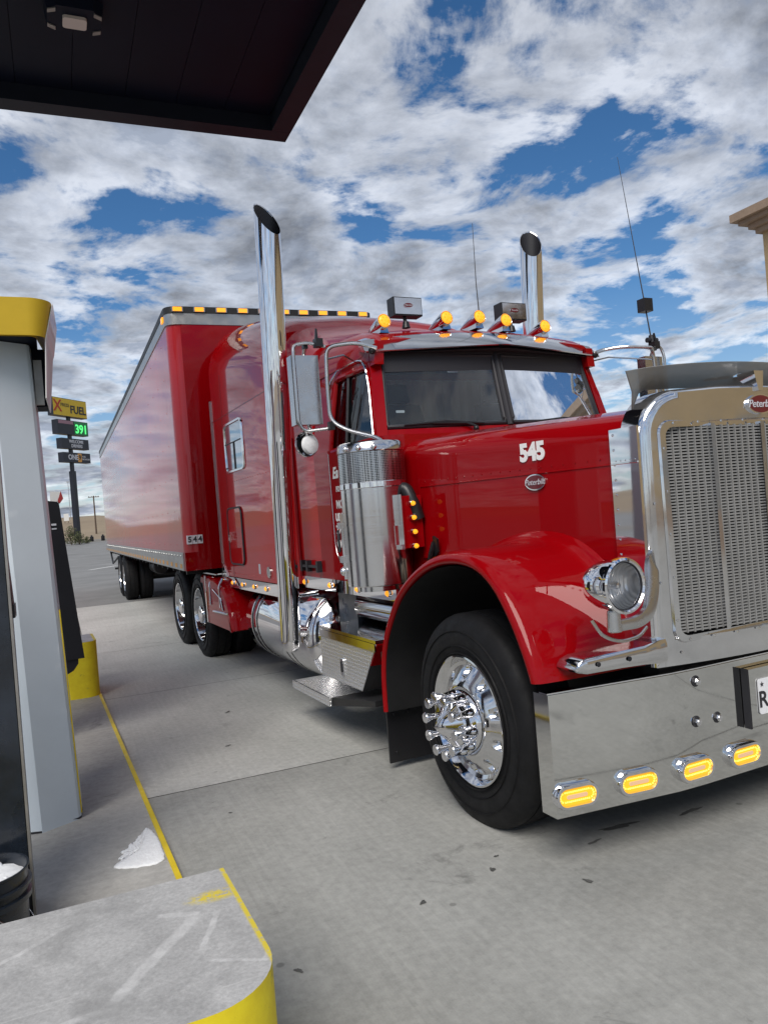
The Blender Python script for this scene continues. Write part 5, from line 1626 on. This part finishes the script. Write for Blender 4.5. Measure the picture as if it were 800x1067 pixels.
# two black barrels
for x, y, lb in ((3.24, 92, 'black barrel nearest the pylon sign across the lot'), (4.42, 92, 'black barrel standing below the utility pole across the lot')):
    b_ = empty('barrel', lb, 'barrel', (x, y, terrain_z(x, y)), 0, 'barrels at the lot edge')
    g = G(); g.lathe([(0, 0), (.19, 0), (.20, .02), (.20, .28), (.215, .29), (.20, .30), (.20, .48), (0, .48)], 18); g.build('drum', M_['plastic'], b_)
    g = G(); g.lathe([(.21, .48), (.21, .52), (.10, .56), (.10, .68), (0, .70)], 18); g.build('lid', M_['plastic'], b_)
# utility poles and a small billboard far behind
up_ = empty('utility_pole', 'wooden utility pole with crossarm beyond the lot, right of the pylon', 'pole', (6.15, 150, terrain_z(6.15, 150)), R(8))
g = G(); g.cyl((0, 0, 0), (0, 0, 7.0), .16, .11, 10); g.build('pole', M_['wood'], up_)
g = G(); g.box(-.95, .95, -.06, .06, 6.70, 6.84)
for x in (-.85, -.35, .35, .85): g.cyl((x, 0, 6.84), (x, 0, 6.98), .04, None, 8)
g.build('crossarm', M_['wood'], up_)
lm = empty('light_mast', 'thin grey light mast on the horizon behind the pylon sign', 'mast', (2.55, 190, terrain_z(2.55, 190)))
g = G(); g.cyl((0, 0, 0), (0, 0, 8.5), .09, .06, 8); g.build('pole', M_['steel_soft'], lm); g = G(); g.box(-.3, .3, -.1, .1, 8.5, 8.65); g.build('lamp_head', M_['grey_trim'], lm)
bb = empty('billboard', 'small white billboard on the horizon left of the pylon foot', 'billboard', (1.55, 180, terrain_z(1.55, 180)))
g = G(); g.box(-.5, .5, -.06, .06, .55, 2.1); g.build('board', M_['white_panel'], bb); g = G(); g.box(-.4, -.3, -.03, .03, 0, .55); g.box(.3, .4, -.03, .03, 0, .55); g.build('leg', M_['wood'], bb)

# ------------------------------------------------ tan store building in front of the truck
st_ = empty('store_building', 'tan stucco store building with a stepped brown cornice at the right edge', 'building', (15.0, 12.4, 0))
BX, BY, BZ = 15.0, 12.42, 7.18
g = G(); g.box(BX, BX + 18, -26, BY, 0, BZ); at(g.build('wall', M_['stucco']), st_)
g = G()
for k, (o_, z0, z1) in enumerate(((.10, 7.18, 7.30), (.20, 7.302, 7.42), (.34, 7.422, 7.52), (.46, 7.522, 7.70))):
    g.box(BX - o_, BX + 18 + o_, -26 - o_, BY + o_, z0, z1, .02)
at(g.build('cornice', M_['cornice']), st_)
g = G(); g.box(BX - .06, BX, -26, BY + .0, 0, 1.0, .01); at(g.build('plinth', M_['cornice']), st_)
for k in range(6):
    y = -21 + k * 4.6
    g = G(); g.box(BX - .05, BX + .02, y - 1.3, y + 1.3, 1.0, 3.1, .01); f_ = at(g.build('window_frame', M_['grey_trim']), st_)
    g = G(); g.box(BX - .056, BX - .04, y - 1.22, y + 1.22, 1.08, 3.02); o = g.build('pane', M_['store_glass']); o.parent = f_; o.matrix_parent_inverse = f_.matrix_parent_inverse.copy()

# ================================================================== LIGHT AND SKY
SUN_EL, SUN_AZ = 46, 214          # azimuth clockwise from +y
sd = bpy.data.lights.new('sun', 'SUN'); sd.energy = 2.0; sd.angle = R(34); sd.color = (1., .94, .86)
so = bpy.data.objects.new('sun', sd); COL.objects.link(so)
az, el = R(SUN_AZ), R(SUN_EL)
dirv = Vector((math.sin(az) * math.cos(el), math.cos(az) * math.cos(el), math.sin(el)))
so.rotation_euler = dirv.to_track_quat('Z', 'Y').to_euler()
so.location = dirv * 60

w = bpy.data.worlds.new('World'); SC.world = w; w.use_nodes = True
nt = w.node_tree; nt.nodes.clear()
out = N(nt, 'ShaderNodeOutputWorld'); bg = N(nt, 'ShaderNodeBackground'); bg.inputs['Strength'].default_value = .10
sky = N(nt, 'ShaderNodeTexSky', sky_type='NISHITA'); sky.sun_disc = False
sky.sun_elevation = el; sky.sun_rotation = az; sky.air_density = 1.0; sky.dust_density = .6; sky.ozone_density = 2.5; sky.altitude = 1200
tc = N(nt, 'ShaderNodeTexCoord')
sepx = N(nt, 'ShaderNodeSeparateXYZ'); nt.links.new(tc.outputs['Generated'], sepx.inputs[0])
zz = math_(nt, 'ADD', math_(nt, 'MAXIMUM', sepx.outputs['Z'], 0.), .16)
cu_, cv_ = math_(nt, 'DIVIDE', sepx.outputs['X'], zz), math_(nt, 'DIVIDE', sepx.outputs['Y'], zz)
cmb = N(nt, 'ShaderNodeCombineXYZ'); nt.links.new(cu_, cmb.inputs[0]); nt.links.new(cv_, cmb.inputs[1])
def wmap(scale, loc=(0, 0, 0), rot=0):
    q = N(nt, 'ShaderNodeMapping'); q.inputs['Scale'].default_value = scale; q.inputs['Location'].default_value = loc; q.inputs['Rotation'].default_value = (0, 0, rot)
    nt.links.new(cmb.outputs[0], q.inputs['Vector']); return q.outputs['Vector']
LOC = (3.7, 1.9, 0)
d1 = noise(nt, wmap((1, 1, 1), LOC), 2.7, 11, .60, .3)
d2 = noise(nt, wmap((1, 1, 1), (LOC[0] + 9, LOC[1], 0)), .65, 3, .5)
d3 = noise(nt, wmap((1, 1, 1), (LOC[0] - 4, LOC[1] + 6, 0)), 6.5, 8, .6, .2)
den = math_(nt, 'ADD', math_(nt, 'MULTIPLY', d1, .58), math_(nt, 'ADD', math_(nt, 'MULTIPLY', d2, .20), math_(nt, 'MULTIPLY', d3, .22)))
# same field a little towards the sun: the side of a cloud facing it is bright
ds = noise(nt, wmap((1, 1, 1), (LOC[0] - math.sin(az) * .10, LOC[1] - math.cos(az) * .10, 0)), 2.7, 11, .60, .3)
lit = math_(nt, 'SUBTRACT', d1, ds)
mask = ramp(nt, den, [(.44, 0.), (.485, .55), (.54, 1.)])
thick = ramp(nt, den, [(.455, (6.8, 6.8, 6.75)), (.495, (5.2, 5.3, 5.5)), (.53, (3.0, 3.25, 3.75)), (.585, (1.75, 2.0, 2.5))])
gain = math_(nt, 'ADD', 1., math_(nt, 'MULTIPLY', lit, 3.6))
gain = math_(nt, 'MINIMUM', math_(nt, 'MAXIMUM', gain, .62), 1.45)
gcol = N(nt, 'ShaderNodeCombineXYZ')
for i in range(3): nt.links.new(gain, gcol.inputs[i])
cloud = mixc(nt, 1., thick, gcol.outputs[0], 'MULTIPLY')
hs = N(nt, 'ShaderNodeHueSaturation'); hs.inputs['Saturation'].default_value = 1.25; hs.inputs['Value'].default_value = .70
nt.links.new(sky.outputs[0], hs.inputs['Color'])
hz = ramp(nt, sepx.outputs['Z'], [(0., .62), (.10, .25), (.25, 0.)])
blue = mixc(nt, hz, hs.outputs[0], (3.0, 3.5, 4.2))
nt.links.new(mixc(nt, mask, blue, cloud), bg.inputs['Color'])
nt.links.new(bg.outputs[0], out.inputs[0])

# ================================================================== CAMERA
cd = bpy.data.cameras.new('camera'); cam = bpy.data.objects.new('camera', cd); COL.objects.link(cam)
cd.sensor_fit = 'HORIZONTAL'; cd.sensor_width = 36; cd.lens = 801 / 800 * 36
cd.clip_start = .05; cd.clip_end = 6000
yaw, roll = R(22.9), math.atan(.081)
fw = Vector((math.sin(yaw), math.cos(yaw), 0)); r0 = Vector((math.cos(yaw), -math.sin(yaw), 0)); u0 = Vector((0, 0, 1))
rt = r0 * math.cos(roll) - u0 * math.sin(roll); upv = r0 * math.sin(roll) + u0 * math.cos(roll)
Mc = Matrix((rt, upv, -fw)).transposed().to_4x4(); Mc.translation = (0, 0, 1.6)
cam.matrix_world = Mc
SC.camera = cam
vs = SC.view_settings
vs.view_transform = 'Standard'; vs.look = 'None'; vs.exposure = .55; vs.gamma = 1
try: vs.use_curve_mapping = False
except Exception: pass
SC.cycles.max_bounces = 8; SC.cycles.glossy_bounces = 5; SC.cycles.transparent_max_bounces = 12
SC.cycles.caustics_reflective = False; SC.cycles.caustics_refractive = False
SC.cycles.sample_clamp_indirect = 6
